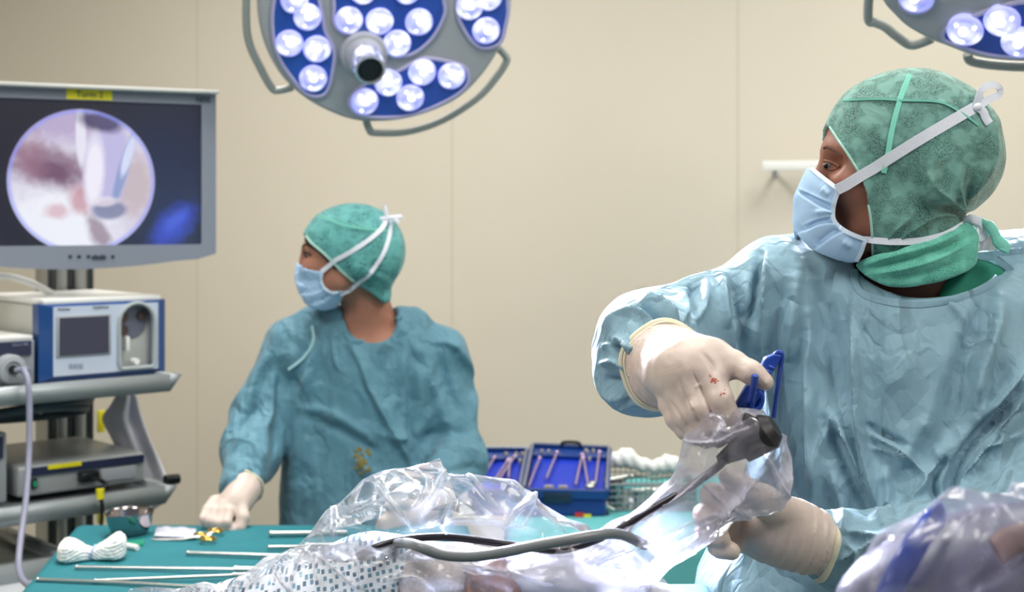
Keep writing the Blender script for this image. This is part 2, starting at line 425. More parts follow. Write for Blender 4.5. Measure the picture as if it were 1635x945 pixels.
# ================================================================== surgical lamps
M_lbody = mat('lamp_housing', '#a9adb4', .38, bump=(200, .02, .001)); M_lblue = mat('lens_field_blue', '#2b4fae', .25, var=(6, '#3c62c4', .5), coat=.5)
M_lrim = mat('lens_field_rim', '#b4b2d8', .35)
M_ldark = mat('lamp_rail_grey', '#9da3a2', .45); M_black = mat('black_plastic', '#101216', .35)
M_silv = mat('satin_handle', '#cfd0d8', .22, .7)
def lens_mat():
    m = bpy.data.materials.new('led_lens'); m.use_nodes = True; N = NT(m); b = N.n['Principled BSDF']
    b.inputs['Base Color'].default_value = lin('#c9cdf4'); b.inputs['Roughness'].default_value = .08
    tc = N.add('TexCoord'); v = N.add('TexVoronoi', i_Scale=34.0); N.link(tc.outputs['Object'], v.inputs['Vector'])
    r = N.add('ValToRGB'); e = r.color_ramp.elements; e[0].position = .15; e[0].color = lin('#ffffff'); e[1].position = .62; e[1].color = lin('#7d7fd6')
    N.link(v.outputs['Distance'], r.inputs[0]); N.link(r.outputs[0], b.inputs['Emission Color']); b.inputs['Emission Strength'].default_value = .8
    return m
M_lens = lens_mat(); M_led = mat('led_core', '#ffffff', .2, emit=('#f4f3ff', 2.6))
def surgical_lamp(label, C, aim, outline, lobes, lenses, rlens, hub, rails, arm_top, watts):
    n = (Vector(aim)-C).normalized(); t = thing('surgical_lamp', label, 'surgical lamp', C)
    P = lambda p, d=0: onpl(p[0], p[1], C+n*d, n)
    out = [p for p in cr([P(q) for q in outline], 6, True)]
    cen = sum(out, Vector())/len(out)
    b = MB(); b.prism([p*1.0 for p in out], -n*.05)
    b.prism([cen+(p-cen)*.8-n*.05 for p in out], -n*.035)
    o = b.build('lamp_body', M_lbody, t, world=True)
    bv = o.modifiers.new('edge', 'BEVEL'); bv.width = .008; bv.segments = 3; bv.limit_method = 'ANGLE'
    for lb in lobes:
        pts = cr([P(q, .002) for q in lb], 5, True); c2 = sum(pts, Vector())/len(pts)
        b = MB(); b.prism([p-n*.012 for p in pts], n*.014); f = b.build('lens_field', M_lblue, t, world=True)
        b = MB(); b.tube([p+n*.001 for p in pts], .0045, 8, closed=True); b.build('rim', M_lrim, f, world=True)
    for q in lenses:
        c = P(q, .006); rr = rlens/F*c.y; R = n.to_track_quat('Z', 'Y').to_matrix()
        b = MB(); b.lathe([(rr*.98, -.008), (rr, .002), (rr*.93, .006), (rr*.8, .007), (rr*.72, .004), (rr*.5, .010), (rr*.25, .0135), (0, .0145)], c, 28, R)
        l = b.build('led_lens', M_lens, t, world=True)
        b = MB(); b.sph(c+n*.014+R@Vector((0, rr*.18, 0)), rr*.26, 10)
        for a in (.4, 2.2, 4.4): b.sph(c+n*.008+R@Vector((rr*.62*math.cos(a), rr*.62*math.sin(a), 0)), rr*.11, 8)
        b.build('led_core', M_led, l, world=True)
    if hub:
        c0 = P(hub[0]); R = n.to_track_quat('Z', 'Y').to_matrix(); r0 = hub[2]/F*c0.y
        b = MB(); b.lathe([(r0, 0), (r0, .012), (r0*.92, .02), (r0*.8, .022), (r0*.75, .03), (r0*.7, .05)], c0, 36, R); b.build('handle_base', M_lbody, t, world=True)
        d = hub[3]; b = MB(); r1 = hub[4]/F*c0.y
        b.lathe([(r1*1.12, .02), (r1*1.05, .05), (r1*1.02, d-.03), (r1*1.04, d-.012), (r1*.95, d), (r1*.80, d+.001), (r1*.78, d-.012), (0, d-.012)], c0, 36, R); h = b.build('sterile_handle', M_silv, t, world=True)
        b = MB(); b.lathe([(r1*.77, d-.011), (r1*.70, d-.0035), (0, d-.003)], c0, 30, R); b.build('camera_window', M_black, h, world=True)
    for rl in rails:
        b = MB(); b.tube(cr([P(q, -.03) for q in rl], 6), .0085, 10); b.build('grab_rail', M_ldark, t, world=True)
    # suspension: yoke, knuckle and arm up to the ceiling
    b = MB(); k0 = C-n*.09; up = Vector(arm_top)
    b.tube(cr([k0, k0+Vector((0, .06, .12)), k0+Vector((up.x*.3-C.x*.3, .1, .35)), Vector((up.x, up.y, CEIL-.25)), Vector((up.x, up.y, CEIL-.002))], 8), .026, 14); b.build('suspension_arm', M_lbody, t, world=True)
    b = MB(); b.sph(k0, .05, 18); b.build('knuckle', M_lbody, t, world=True)
    ld = bpy.data.lights.new('surgical_light', 'AREA'); ld.shape = 'DISK'; ld.size = .30; ld.energy = watts; ld.color = (.80, .82, 1.0); ld.spread = math.radians(21)
    lo = bpy.data.objects.new('surgical_light', ld); SC.collection.objects.link(lo); lo.location = C+n*.035-C; lo.rotation_euler = (-n).to_track_quat('Z', 'Y').to_euler(); lo.parent = t
AIM = (.13, 1.42, 1.21)
surgical_lamp('round grey surgical lamp with lit lenses hanging above the nurse', at(600, 20, 3.0), AIM,
  [(412, 17), (418, 56), (432, 93), (454, 127), (488, 158), (528, 180), (567, 193), (609, 195), (651, 190), (694, 177), (736, 155), (770, 121), (795, 84), (809, 51), (817, 10), (812, -45), (790, -100), (740, -150), (670, -180), (600, -190), (530, -180), (470, -150), (430, -95), (413, -40)],
  [[(436, 10), (436, 56), (446, 93), (466, 124), (488, 149), (511, 153), (524, 141), (532, 107), (533, 79), (519, 48), (513, 17), (500, -20), (450, -22)],
   [(533, 17), (536, 42), (550, 53), (578, 55), (601, 65), (618, 84), (637, 91), (665, 82), (691, 59), (708, 28), (709, 5), (690, -30), (550, -32)],
   [(637, 112), (665, 97), (688, 93), (736, 104), (748, 121), (741, 141), (708, 163), (657, 183), (609, 187), (573, 183), (560, 172), (558, 158), (573, 141), (605, 119)],
   [(730, 17), (741, 48), (758, 70), (775, 77), (798, 68), (807, 42), (811, 10), (800, -30), (740, -28)],
   [(560, -60), (700, -60), (690, -130), (600, -160), (540, -120)]],
  [(491, 27), (462, 69), (506, 78), (500, 125), (557, 32), (606, 34), (669, 35), (634, 69), (776, 49), (750, 10), (620, 132), (674, 115), (721, 121), (582, 162), (655, 156), (470, 0), (580, -15), (650, -15), (780, -5), (590, -90), (640, -110), (655, -75)],
  22.5, ((580, 84), None, 38, .105, 25),
  [[(396, -60), (393, 17), (397, 65), (415, 107), (434, 140), (446, 144), (468, 139)], [(584, 190), (590, 207), (600, 212), (651, 210), (708, 191), (764, 155), (795, 120), (809, 97), (806, 88), (797, 78)]],
  (-.45, 3.35, CEIL), LAMP_WATTS[0])
surgical_lamp('second surgical lamp at the top right corner above the surgeon', at(1600, -20, 2.35), (.3, 1.45, 1.1),
  [(1487, 66), (1513, 76), (1539, 86), (1572, 95), (1632, 100), (1715, 96), (1790, 66), (1835, 10), (1838, -70), (1790, -145), (1690, -190), (1580, -190), (1490, -150), (1430, -80), (1403, -20), (1410, 5), (1427, 25), (1450, 46)],
  [[(1505, 56), (1513, 66), (1545, 77), (1582, 87), (1632, 91), (1700, 86), (1745, 50), (1720, 5), (1640, 2), (1590, 12), (1545, 30), (1513, 44)],
   [(1438, 5), (1448, 17), (1463, 21), (1480, 15), (1488, 0), (1470, -30), (1445, -30)],
   [(1560, -60), (1700, -60), (1700, -130), (1600, -150), (1540, -110)]],
  [(1541, 48), (1600, 33), (1628, 67), (1680, 40), (1463, -5), (1690, 68), (1600, -100), (1650, -90)],
  29, None,
  [[(1390, -40), (1386, 28), (1398, 36), (1412, 42), (1432, 58), (1456, 72), (1488, 62)], [(1545, 86), (1552, 98), (1600, 105), (1660, 106), (1740, 98), (1790, 62)]],
  (.95, 2.75, CEIL), LAMP_WATTS[1])

# small pale violet bottle in a wall bracket, glimpsed between the mask and the shoulder
BP_ = WP+WN*.07; c = onpl(1276, 385, BP_, WN); t = thing('bottle', 'small pale violet bottle on the back wall, seen between the mask and the shoulder', 'bottle', c)
b = MB(); b.lathe([(0, -.11), (.030, -.11), (.034, -.10), (.034, -.02), (.028, -.004), (.012, .004), (.011, .012), (0, .012)], c, 24); b.build('flask', mat('violet_plastic', '#bdb6e6', .4), t, world=True)
b = MB(); b.cyl(c+Vector((0, 0, .010)), c+Vector((0, 0, .022)), .013, n=18); b.build('cap', M_white, t, world=True)
b = MB(); w = onpl(1276, 385, WP, WN); b.box(Vector((w.x, w.y, c.z-.06))+WN*.018, (.05, .036, .07), Matrix.Rotation(math.atan2(WD.y, WD.x), 3, 'Z'), .003); b.build('bracket', M_white, t, world=True)
# ================================================================== endoscopy tower (equipment cart)
PHI = math.radians(42); CU = Vector((math.cos(PHI), math.sin(PHI), 0)); CV = Vector((-CU.y, CU.x, 0))
CO = at(60, 500, 3.0); CO.z = 0; CRZ = PHI
def cp(px, py, v=0.0):
    """local cart coordinates of the point seen at px,py on the plane at depth v behind the device fronts"""
    p = onpl(px, py, CO+CV*v, CV)-CO; return Vector((p.dot(CU), p.dot(CV), p.z))
M_grey = mat('cart_grey', '#9aa2a6', .35, .3, bump=(150, .03, .001)); M_alu = mat('aluminium_profile', '#a8aaa8', .35, .6)
M_dk = mat('dark_slot', '#2b3436', .5); M_cream = mat('device_casing', '#c9cbc4', .4, bump=(200, .04, .001)); M_blue = mat('console_blue', '#0b4283', .35, coat=.3)
M_face = mat('console_face', '#c3cfe2', .35); M_scr = mat('console_screen', '#37394c', .15, emit=('#3d3f55', .12)); M_yel = mat('yellow_label', '#e6dd1c', .5)
M_ltgrey = mat('light_grey_panel', '#9fa5ab', .4); M_midgrey = mat('grey_device', '#8d949c', .4); M_navy = mat('navy_strip', '#272c48', .3); M_ink = mat('dark_print', '#3b4152', .5)
cart = thing('equipment_cart', 'grey wheeled equipment cart with shelves of devices at the left edge', 'cart', CO, CRZ)
def shelf(zl, zr_px, name='shelf', th=.034, u0=-.42, u1=.245, v0=-.07, v1=.42):
    b = MB(); b.box(((u0+u1)/2, (v0+v1)/2, zl-th*.5), (u1-u0, v1-v0, th*.5), bev=.004)
    s = b.build(name, M_grey, cart)
    b = MB(); b.prism([(u0, v0-.006, zl+.004), (u0, v0-.006, zl-th), (u0, v0+.03, zl-th), (u0, v0+.02, zl+.004)], (u1-u0, 0, 0)); 
    b.prism([(u1, v0-.006, zl+.004), (u1+.03, v0-.006, zl+.002), (u1, v0-.006, zl-th)], (0, v1-v0, 0)); b.build('front_lip', M_grey, s)
    return s
zs1 = cp(160, 598).z-.006; zs2 = cp(150, 782).z-.002; zs3 = cp(60, 868).z
U1 = cp(258, 600).x
shelf(zs1, 0, u1=U1-.02); shelf(zs2, 0, u1=cp(268, 775, -.05).x-.02); shelf(zs3-.02, 0, u1=cp(95, 860, -.05).x, th=.06); shelf(.16, 0, u1=U1)
# masts behind the devices
for u0, u1 in ((cp(77, 440, .36).x, cp(149, 440, .36).x),):
    b = MB(); zt = cp(100, 380, .36).z; w = u1-u0
    b.box(((u0+u1)/2, .40, zt/2+.05), (w, .07, zt-.1), bev=.003); m_ = b.build('mast', M_alu, cart)
    b = MB()
    for f in (.06, .47, .95): b.box((u0+w*f, .363, zt/2+.05), (w*.10, .008, zt-.12))
    b.build('slot', M_dk, m_, smooth=False)
    b = MB()
    for f in (.28, .68): b.cyl((u0+w*f, .36, .12), (u0+w*f, .36, zt), w*.13, n=14)
    b.build('rod', M_alu, m_)
for u in (-.40, U1-.04):
    for v in (-.03, .38):
        b = MB(); b.cyl((u-.012, v, .045), (u+.012, v, .045), .045, n=24); w_ = b.build('caster_wheel', M_black, cart)
        b = MB(); b.box((u, v, .10), (.05, .03, .05), bev=.004); b.build('fork', M_alu, w_)
# knob at the end of the second shelf
c = cp(272, 766, -.05); b = MB(); b.cyl(c-Vector((.012, 0, 0)), c+Vector((.006, 0, 0)), .012, n=16); b.cyl(c+Vector((.006, 0, 0)), c+Vector((.02, 0, 0)), .012, .011, n=16); b.build('end_knob', M_black, cart)
# ---- irrigation pump console
u0 = cp(60, 548).x; u1 = cp(262, 540).x; z0 = cp(60, 611).z; z1 = cp(60, 486).z
pump = thing('pump_console', 'blue framed console with dark screen and round pump recess on the upper shelf', 'medical device', CO, CRZ)
def D(x, z, v=0): return Vector((x, v, z))
b = MB(); b.box(((u0+u1)/2, .17, (z0+z1)/2-.001), (u1-u0-.03, .31, z1-z0-.006), bev=.004); b.build('casing', M_cream, pump)
b = MB(); b.box(((u0+u1)/2, .16, z1+.004), (u1-u0-.02, .33, .012), bev=.003); b.build('lid', mat('white_lid', '#e9eae8', .35), pump)
fw = .028
b = MB(); fo = [(u0, z0), (u1, z0), (u1, z1), (u0, z1)]; fi = [(u0+fw, z0+.012), (u1-fw*.8, z0+.012), (u1-fw*.8, z1-.006), (u0+fw, z1-.006)]
for i in range(4):
    j = (i+1) % 4; b.prism([D(*fo[i], -.004), D(*fo[j], -.004), D(*fi[j], -.014), D(*fi[i], -.014)], (0, .03, 0))
b.build('frame', M_blue, pump, smooth=False)
fx0, fz0 = fi[0]; fx1, fz1 = fi[2]
# face plate with an arched opening
r1 = cp(184, 540).x; r2 = cp(242, 540).x; rz0 = cp(212, 586).z; rz1 = cp(212, 483).z; rad = (r2-r1)/2; rc = ((r1+r2)/2, rz1-rad*1.0)
arch = [D(r1, rz0+.01), D(r1+.006, rz0), D(r2-.006, rz0), D(r2, rz0+.01)]+[D(rc[0]+rad*math.cos(a), rc[1]+rad*math.sin(a)) for a in np.linspace(0, math.pi, 17)]
b = MB(); b.box(((fx0+r1)/2, -.008, (fz0+fz1)/2), (r1-fx0, .014, fz1-fz0)); b.box(((fx1+r2)/2, -.008, (fz0+fz1)/2), (fx1-r2, .014, fz1-fz0)); b.box(((r1+r2)/2, -.008, (fz0+rz0)/2), (r2-r1, .014, rz0-fz0))
tp = [D(rc[0]+rad*math.cos(a), rc[1]+rad*math.sin(a), -.015) for a in np.linspace(0, math.pi, 17)]
for p, q in zip(tp, tp[1:]):
    pu = p.copy(); pu.z = fz1; qu = q.copy(); qu.z = fz1
    if abs(p.x-q.x) > 1e-5: b.prism([p, q, qu, pu], (0, .014, 0))
b.build('face_plate', M_face, pump, smooth=False)
b = MB(); ins = [Vector((rc[0]+(p.x-rc[0])*.98, -.017, p.z)) for p in arch]; b.tube(ins, .0045, 8, closed=True); rec = b.build('recess_rim', mat('recess_grey', '#a9b3b6', .4), pump)
b = MB(); b.prism([Vector((p.x, .028, p.z)) for p in arch], (0, .004, 0)); b.build('recess_back', mat('recess_back', '#b7bfc2', .4), pump)
b = MB(); c = D((r1+r2)/2+.002, rz1-rad*1.05, .012); b.cyl(c, c+Vector((0, .016, 0)), rad*.78, n=32); w_ = b.build('pump_rotor', mat('rotor_grey', '#77798a', .3, .2), pump)
b = MB()
for a in (2.6, 3.7, .6): q = c+Vector((rad*.62*math.cos(a), -.006, rad*.62*math.sin(a))); b.cyl(q, q+Vector((0, .012, 0)), rad*.27, n=18)
b.build('roller', mat('roller_dark', '#54433f', .35), w_)
b = MB(); q = cp(200, 548); b.box((q.x, -.004, q.z), (.007, .022, .032), bev=.002); q = cp(212, 576); b.cyl((q.x, -.02, q.z), (q.x, 0, q.z), .007, n=18); b.build('latch', M_white, pump)
s0 = cp(89, 568); s1 = cp(167, 502)
b = MB(); b.box(((s0.x+s1.x)/2, -.0165, (s0.z+s1.z)/2), (s1.x-s0.x+.012, .004, .088), bev=.001); fr = b.build('screen_bezel', M_ltgrey, pump)
b = MB(); b.box(((s0.x+s1.x)/2, -.0195, (s0.z+s1.z)/2), (s1.x-s0.x, .003, .080)); b.build('screen', M_scr, pump, smooth=False)
RX = Matrix.Rotation(math.pi/2, 4, 'X')
def ctext(s, q, size, m, parent, v, name='lettering', cartw=True):
    M = Matrix.Translation(CO) @ Matrix.Rotation(CRZ, 4, 'Z') @ Matrix.Translation((q.x, v, q.z)) @ RX
    return text(s, size, m, M, parent, name)
ctext('Arthrex', cp(97, 493), .0085, M_ink, pump, -.016); ctext('DualWave', cp(156, 490), .0085, M_ink, pump, -.016)
b = MB()
for i, x in enumerate((108, 116, 124)): q = cp(x, 583); b.box((q.x, -.0165, q.z), (.008, .002, .009))
b.build('keypad_icons', mat('faint_print', '#95a3b8', .5), pump, smooth=False)
b = MB(); q0 = cp(57, 488); b.box((u0+.004, .004, (z0+z1)/2+.028), (.006, .012, .09)); b.build('yellow_strip', M_yel, pump, smooth=False)
# ---- light source with round socket, left of the pump
lu1 = cp(57, 580).x-.004; lu0 = lu1-.30; lz1 = cp(57, 541).z; 
ls = thing('light_source', 'grey light source with round cable socket left of the blue console', 'medical device', CO, CRZ)
b = MB(); b.box(((lu0+lu1)/2, .15, (z0+lz1)/2), (lu1-lu0, .31, lz1-z0), bev=.004); b.build('casing', M_midgrey, ls)
b = MB(); b.box(((lu0+lu1)/2, .15, lz1+.004), (lu1-lu0-.004, .30, .008), bev=.002); b.build('lid', mat('white_lid', '#e9eae8', .35), ls)
q0 = cp(4, 570, -.006); q1 = cp(49, 543, -.006); b = MB(); b.box(((q0.x+q1.x)/2-.05, -.008, (q0.z+q1.z)/2), (q1.x-q0.x+.10, .004, .030)); b.build('display_strip', M_navy, ls, smooth=False)
ctext('Xenon 300', cp(32, 550, -.01), .0075, mat('pale_print', '#8f97b8', .5), ls, -.011)
c = cp(19, 590, -.03); b = MB(); RYn = Matrix.Rotation(math.pi/2, 3, 'X')
b.lathe([(.031, -.03), (.031, 0), (.028, .006), (.018, .008), (.014, .004), (.0, .003)], c, 30, RYn); so = b.build('socket', M_ltgrey, ls)
b = MB(); b.cyl(c+Vector((0, -.006, 0)), c+Vector((0, -.022, 0)), .010, .008, n=16); b.build('plug', M_black, so)
def W2(p): return Matrix.Translation(CO) @ Matrix.Rotation(CRZ, 4, 'Z') @ p
pts = [W2(c+Vector((0, -.02, 0))), W2(c+Vector((.012, -.045, .002))), at(38, 590, 2.88), at(45, 610, 2.86), at(47, 660, 2.85), at(46, 730, 2.83), at(41, 800, 2.78), at(33, 860, 2.72), at(30, 905, 2.66), at(40, 930, 2.55), at(66, 941, 2.44), at(100, 952, 2.36), at(160, 985, 2.2)]
b = MB(); b.tube(cr(pts, 7), .0062, 12); tag(b.build('light_cable', mat('cable_grey_violet', '#8d90a6', .4)), 'grey cable hanging from the round socket down to the teal table edge', 'cable')
# ---- box device on the lower shelf
bu0 = cp(28, 770).x; bu1 = cp(232, 745).x; bz0 = zs2+.006; bz1 = cp(52, 743).z
cam_u = thing('camera_control_unit', 'flat grey device with green switch and yellow label on the lower shelf', 'medical device', CO, CRZ)
b = MB(); b.box(((bu0+bu1)/2, .16, (bz0+bz1)/2), (bu1-bu0, .32, bz1-bz0), bev=.008, seg=3); b.build('casing', mat('unit_casing', '#a3a8aa', .38, .2), cam_u)
hz = bz1-bz0
b = MB(); x0 = cp(40, 760).x; b.box(((x0+bu1)/2, -.003, bz1-hz*.2), (bu1-x0-.012, .006, hz*.26)); b.build('dark_band', M_navy, cam_u, smooth=False)
b = MB(); b.box((cp(101, 738).x, -.0075, bz1-hz*.10), (cp(128, 738).x-cp(75, 738).x, .003, hz*.14)); b.build('yellow_label', M_yel, cam_u, smooth=False)
b = MB(); b.box((cp(188, 750).x, -.003, bz1-hz*.60), (cp(216, 750).x-cp(160, 750).x, .006, hz*.42), bev=.001); b.build('port_panel', M_ltgrey, cam_u)
b = MB(); b.box((cp(138, 757).x, -.010, bz1-hz*.56), (cp(152, 757).x-cp(122, 757).x, .02, hz*.34), bev=.003); b.build('connector', M_black, cam_u)
b = MB(); b.box((cp(53, 772).x, -.004, bz0+hz*.42), (.013, .008, .022), bev=.002); sw = b.build('power_switch', M_black, cam_u)
b = MB(); b.box((cp(53, 772).x, -.009, bz0+hz*.42), (.007, .004, .012)); b.build('rocker', mat('switch_green', '#1d7a5a', .3, emit=('#1d7a5a', .3)), sw, smooth=False)
for x in (bu0+.03, bu1-.03):
    for v in (.03, .28):
        b = MB(); b.cyl((x, v, zs2+.001), (x, v, bz0+.001), .01, n=12); b.build('foot', M_black, cam_u)
b = MB(); b.tube(cr([W2(Vector((cp(142, 757).x, -.018, bz1-hz*.6))), W2(Vector((cp(152, 765).x, -.05, bz1-hz*.75))), at(159, 785, 2.98), at(163, 805, 2.99), at(162, 832, 3.0), at(158, 870, 3.02)], 7), .0042, 10); cb = tag(b.build('power_cable', M_black), 'black cable with a yellow tag hanging from the flat grey device', 'cable')
b = MB(); p = at(160, 790, 2.98); b.cyl(p+Vector((0, 0, -.008)), p+Vector((0, 0, .012)), .0085, n=12); b.build('yellow_tag', M_yel, cb)
# neighbour device at the frame edge
nu1 = cp(15, 760).x; t = thing('video_recorder', 'tall grey device cut by the left edge of the picture on the lower shelf', 'medical device', CO, CRZ)
b = MB(); zt = cp(12, 690).z; b.box((nu1-.17, .16, (zs2+zt)/2+.001), (.33, .32, zt-zs2-.002), bev=.004); b.build('casing', M_ltgrey, t)
b = MB(); b.box((nu1-.17, -.002, zt-.03), (.31, .006, .045)); b.build('dark_band', M_navy, t, smooth=False)
# dark coiled cable below the upper shelf
b = MB(); cc = Vector((cp(40, 640, .06).x, .06, zs1-.034))
for k in range(3): b.tube([Vector((cc.x+(.145-.006*k)*math.cos(a), cc.y+(.09)*math.sin(a), cc.z-.028-.006*k+.010*math.cos(a+k)-.012*math.sin(a))) for a in np.linspace(0, 2*math.pi, 40)[:-1]], .0075, 8, closed=True)
o = b.build('cable_coil', mat('cable_dark', '#3c4a52', .4)); o.location = CO; o.rotation_euler = (0, 0, CRZ); tag(o, 'dark cable looped under the upper cart shelf', 'cable')
for u in (-.2, .02):   # hooks carrying the coil
    b = MB(); b.tube([(u, .06, zs1-.03), (u, .06, zs1-.066), (u, .03, zs1-.07), (u, .015, zs1-.055)], .003, 8); b.build('cable_hook', M_alu, cart)
# drawer front on the third shelf
b = MB(); q = cp(40, 860); b.box((q.x-.06, -.02, zs3-.12), (.30, .30, .13), bev=.01, seg=3); b.build('drawer', mat('drawer_white', '#c9cdd3', .4), cart)
# white arched tube above the console
b = MB(); b.tube(cr([at(-60, 446, 3.05), at(0, 441, 3.08), at(30, 445, 3.12), at(60, 456, 3.16), at(82, 468, 3.2)], 7), .0075, 10); tag(b.build('white_tube', M_white), 'white tube arching over the top of the blue framed console', 'tube')
# yellow strap on the mast
for ya, yb in ((655, 690), (782, 835)):
    q = cp(161, ya, .40); q2 = cp(161, yb, .40); b = MB(); b.box((q.x, .40, (q.z+q2.z)/2), (.018, .006, q.z-q2.z), bev=.001); b.build('yellow_strap', M_yel, cart)
# hanging translucent towel
def drape_sheet(name, pts, Y, m, wav=.012, th=.002, res=22, **kw):
    """hanging cloth: outline in px at depth Y, wavy, with real thickness"""
    poly = np.array([(p.x, p.y) for p in cr([Vector((a, b_, 0)) for a, b_ in pts], 5, True)])
    y0, y1 = poly[:, 1].min(), poly[:, 1].max(); V = []; Fc = []; ny = res
    for j in range(ny+1):
        yy = y0+.01+(y1-y0-.02)*j/ny; xs = []
        for a, b_ in zip(poly, np.roll(poly, -1, 0)):
            if (a[1]-yy)*(b_[1]-yy) < 0: xs.append(a[0]+(b_[0]-a[0])*(yy-a[1])/(b_[1]-a[1]))
        xa, xb = min(xs), max(xs)
        for i in range(13):
            f = i/12; x = xa+(xb-xa)*f; V.append(at(x, yy, Y+wav*math.sin(f*9+j*.12)+wav*.5*math.sin(f*17+2)))
    for j in range(ny):
        for i in range(12): a = j*13+i; Fc.append((a, a+1, a+14, a+13))
    o = link(name, me_from(V, Fc), m); s = o.modifiers.new('th', 'SOLIDIFY'); s.thickness = th; return o
M_veil = mat('towel_lilac_grey', '#dcdce4', .8, bump=(90, .3, .002), trans=0)
tag(drape_sheet('hanging_towel', [(192, 622), (214, 622), (224, 655), (240, 700), (258, 740), (272, 780), (262, 800), (248, 812), (230, 808), (212, 790), (196, 740), (178, 698), (163, 668), (176, 648)], 3.30, M_veil), 'pale grey towel hanging behind the right end of the cart shelves', 'towel')
# ---- monitor
MPHI = math.radians(27); MU = Vector((math.cos(MPHI), math.sin(MPHI), 0)); MVd = Vector((-MU.y, MU.x, 0))
MO = at(345, 300, 3.22); MO2 = MO.copy(); MO2.z = 0
def mp(px, py, v=0.0):
    p = onpl(px, py, MO2+MVd*v, MVd)-MO2; return Vector((p.dot(MU), v, p.z))
zt = mp(345, 151).z; zb = mp(345, 405).z; uL = mp(0, 200).x-.155; W_ = -uL
mon = thing('monitor', 'large grey monitor showing a round endoscope picture at the upper left', 'monitor', MO2, MPHI)
M_bez = mat('monitor_bezel', '#858c9b', .42, bump=(200, .03, .001))
sx1 = mp(322, 280).x; szt = mp(322, 167).z; szb = mp(322, 390).z; sx0 = uL-sx1
mid = uL/2; drop = .030
bot = [(uL, zb), (uL*.93, zb-.012)]+[(uL*f, zb-drop*(1-((f-.5)/.5)**2)) for f in np.linspace(.85, .15, 12)]+[(uL*.07, zb-.012), (0, zb)]
b = MB()
b.prism([Vector((uL, 0, zt)), Vector((0, 0, zt)), Vector((0, 0, szt)), Vector((uL, 0, szt))], (0, .05, 0))
b.prism([Vector((sx1, 0, szt)), Vector((0, 0, szt)), Vector((0, 0, szb)), Vector((sx1, 0, szb))], (0, .05, 0))
b.prism([Vector((uL, 0, szt)), Vector((sx0, 0, szt)), Vector((sx0, 0, szb)), Vector((uL, 0, szb))], (0, .05, 0))
b.prism([Vector((uL, 0, szb)), Vector((0, 0, szb))]+[Vector((x, 0, z)) for x, z in bot[::-1]], (0, .05, 0))
b.box((mid, .055, (zt+zb)/2), (W_*.96, .05, (zt-zb)*.95), bev=.012); b.build('bezel', M_bez, mon, smooth=False)
b = MB(); b.box((mid, .002, zt+.0035), (W_, .06, .008), bev=.002); b.build('top_edge', mat('bezel_light', '#c4c6c4', .4), mon)
b = MB(); b.box(((sx0+sx1)/2, .010, (szt+szb)/2), (sx1-sx0, .004, szt-szb)); scr = b.build('screen', None, mon, smooth=False)
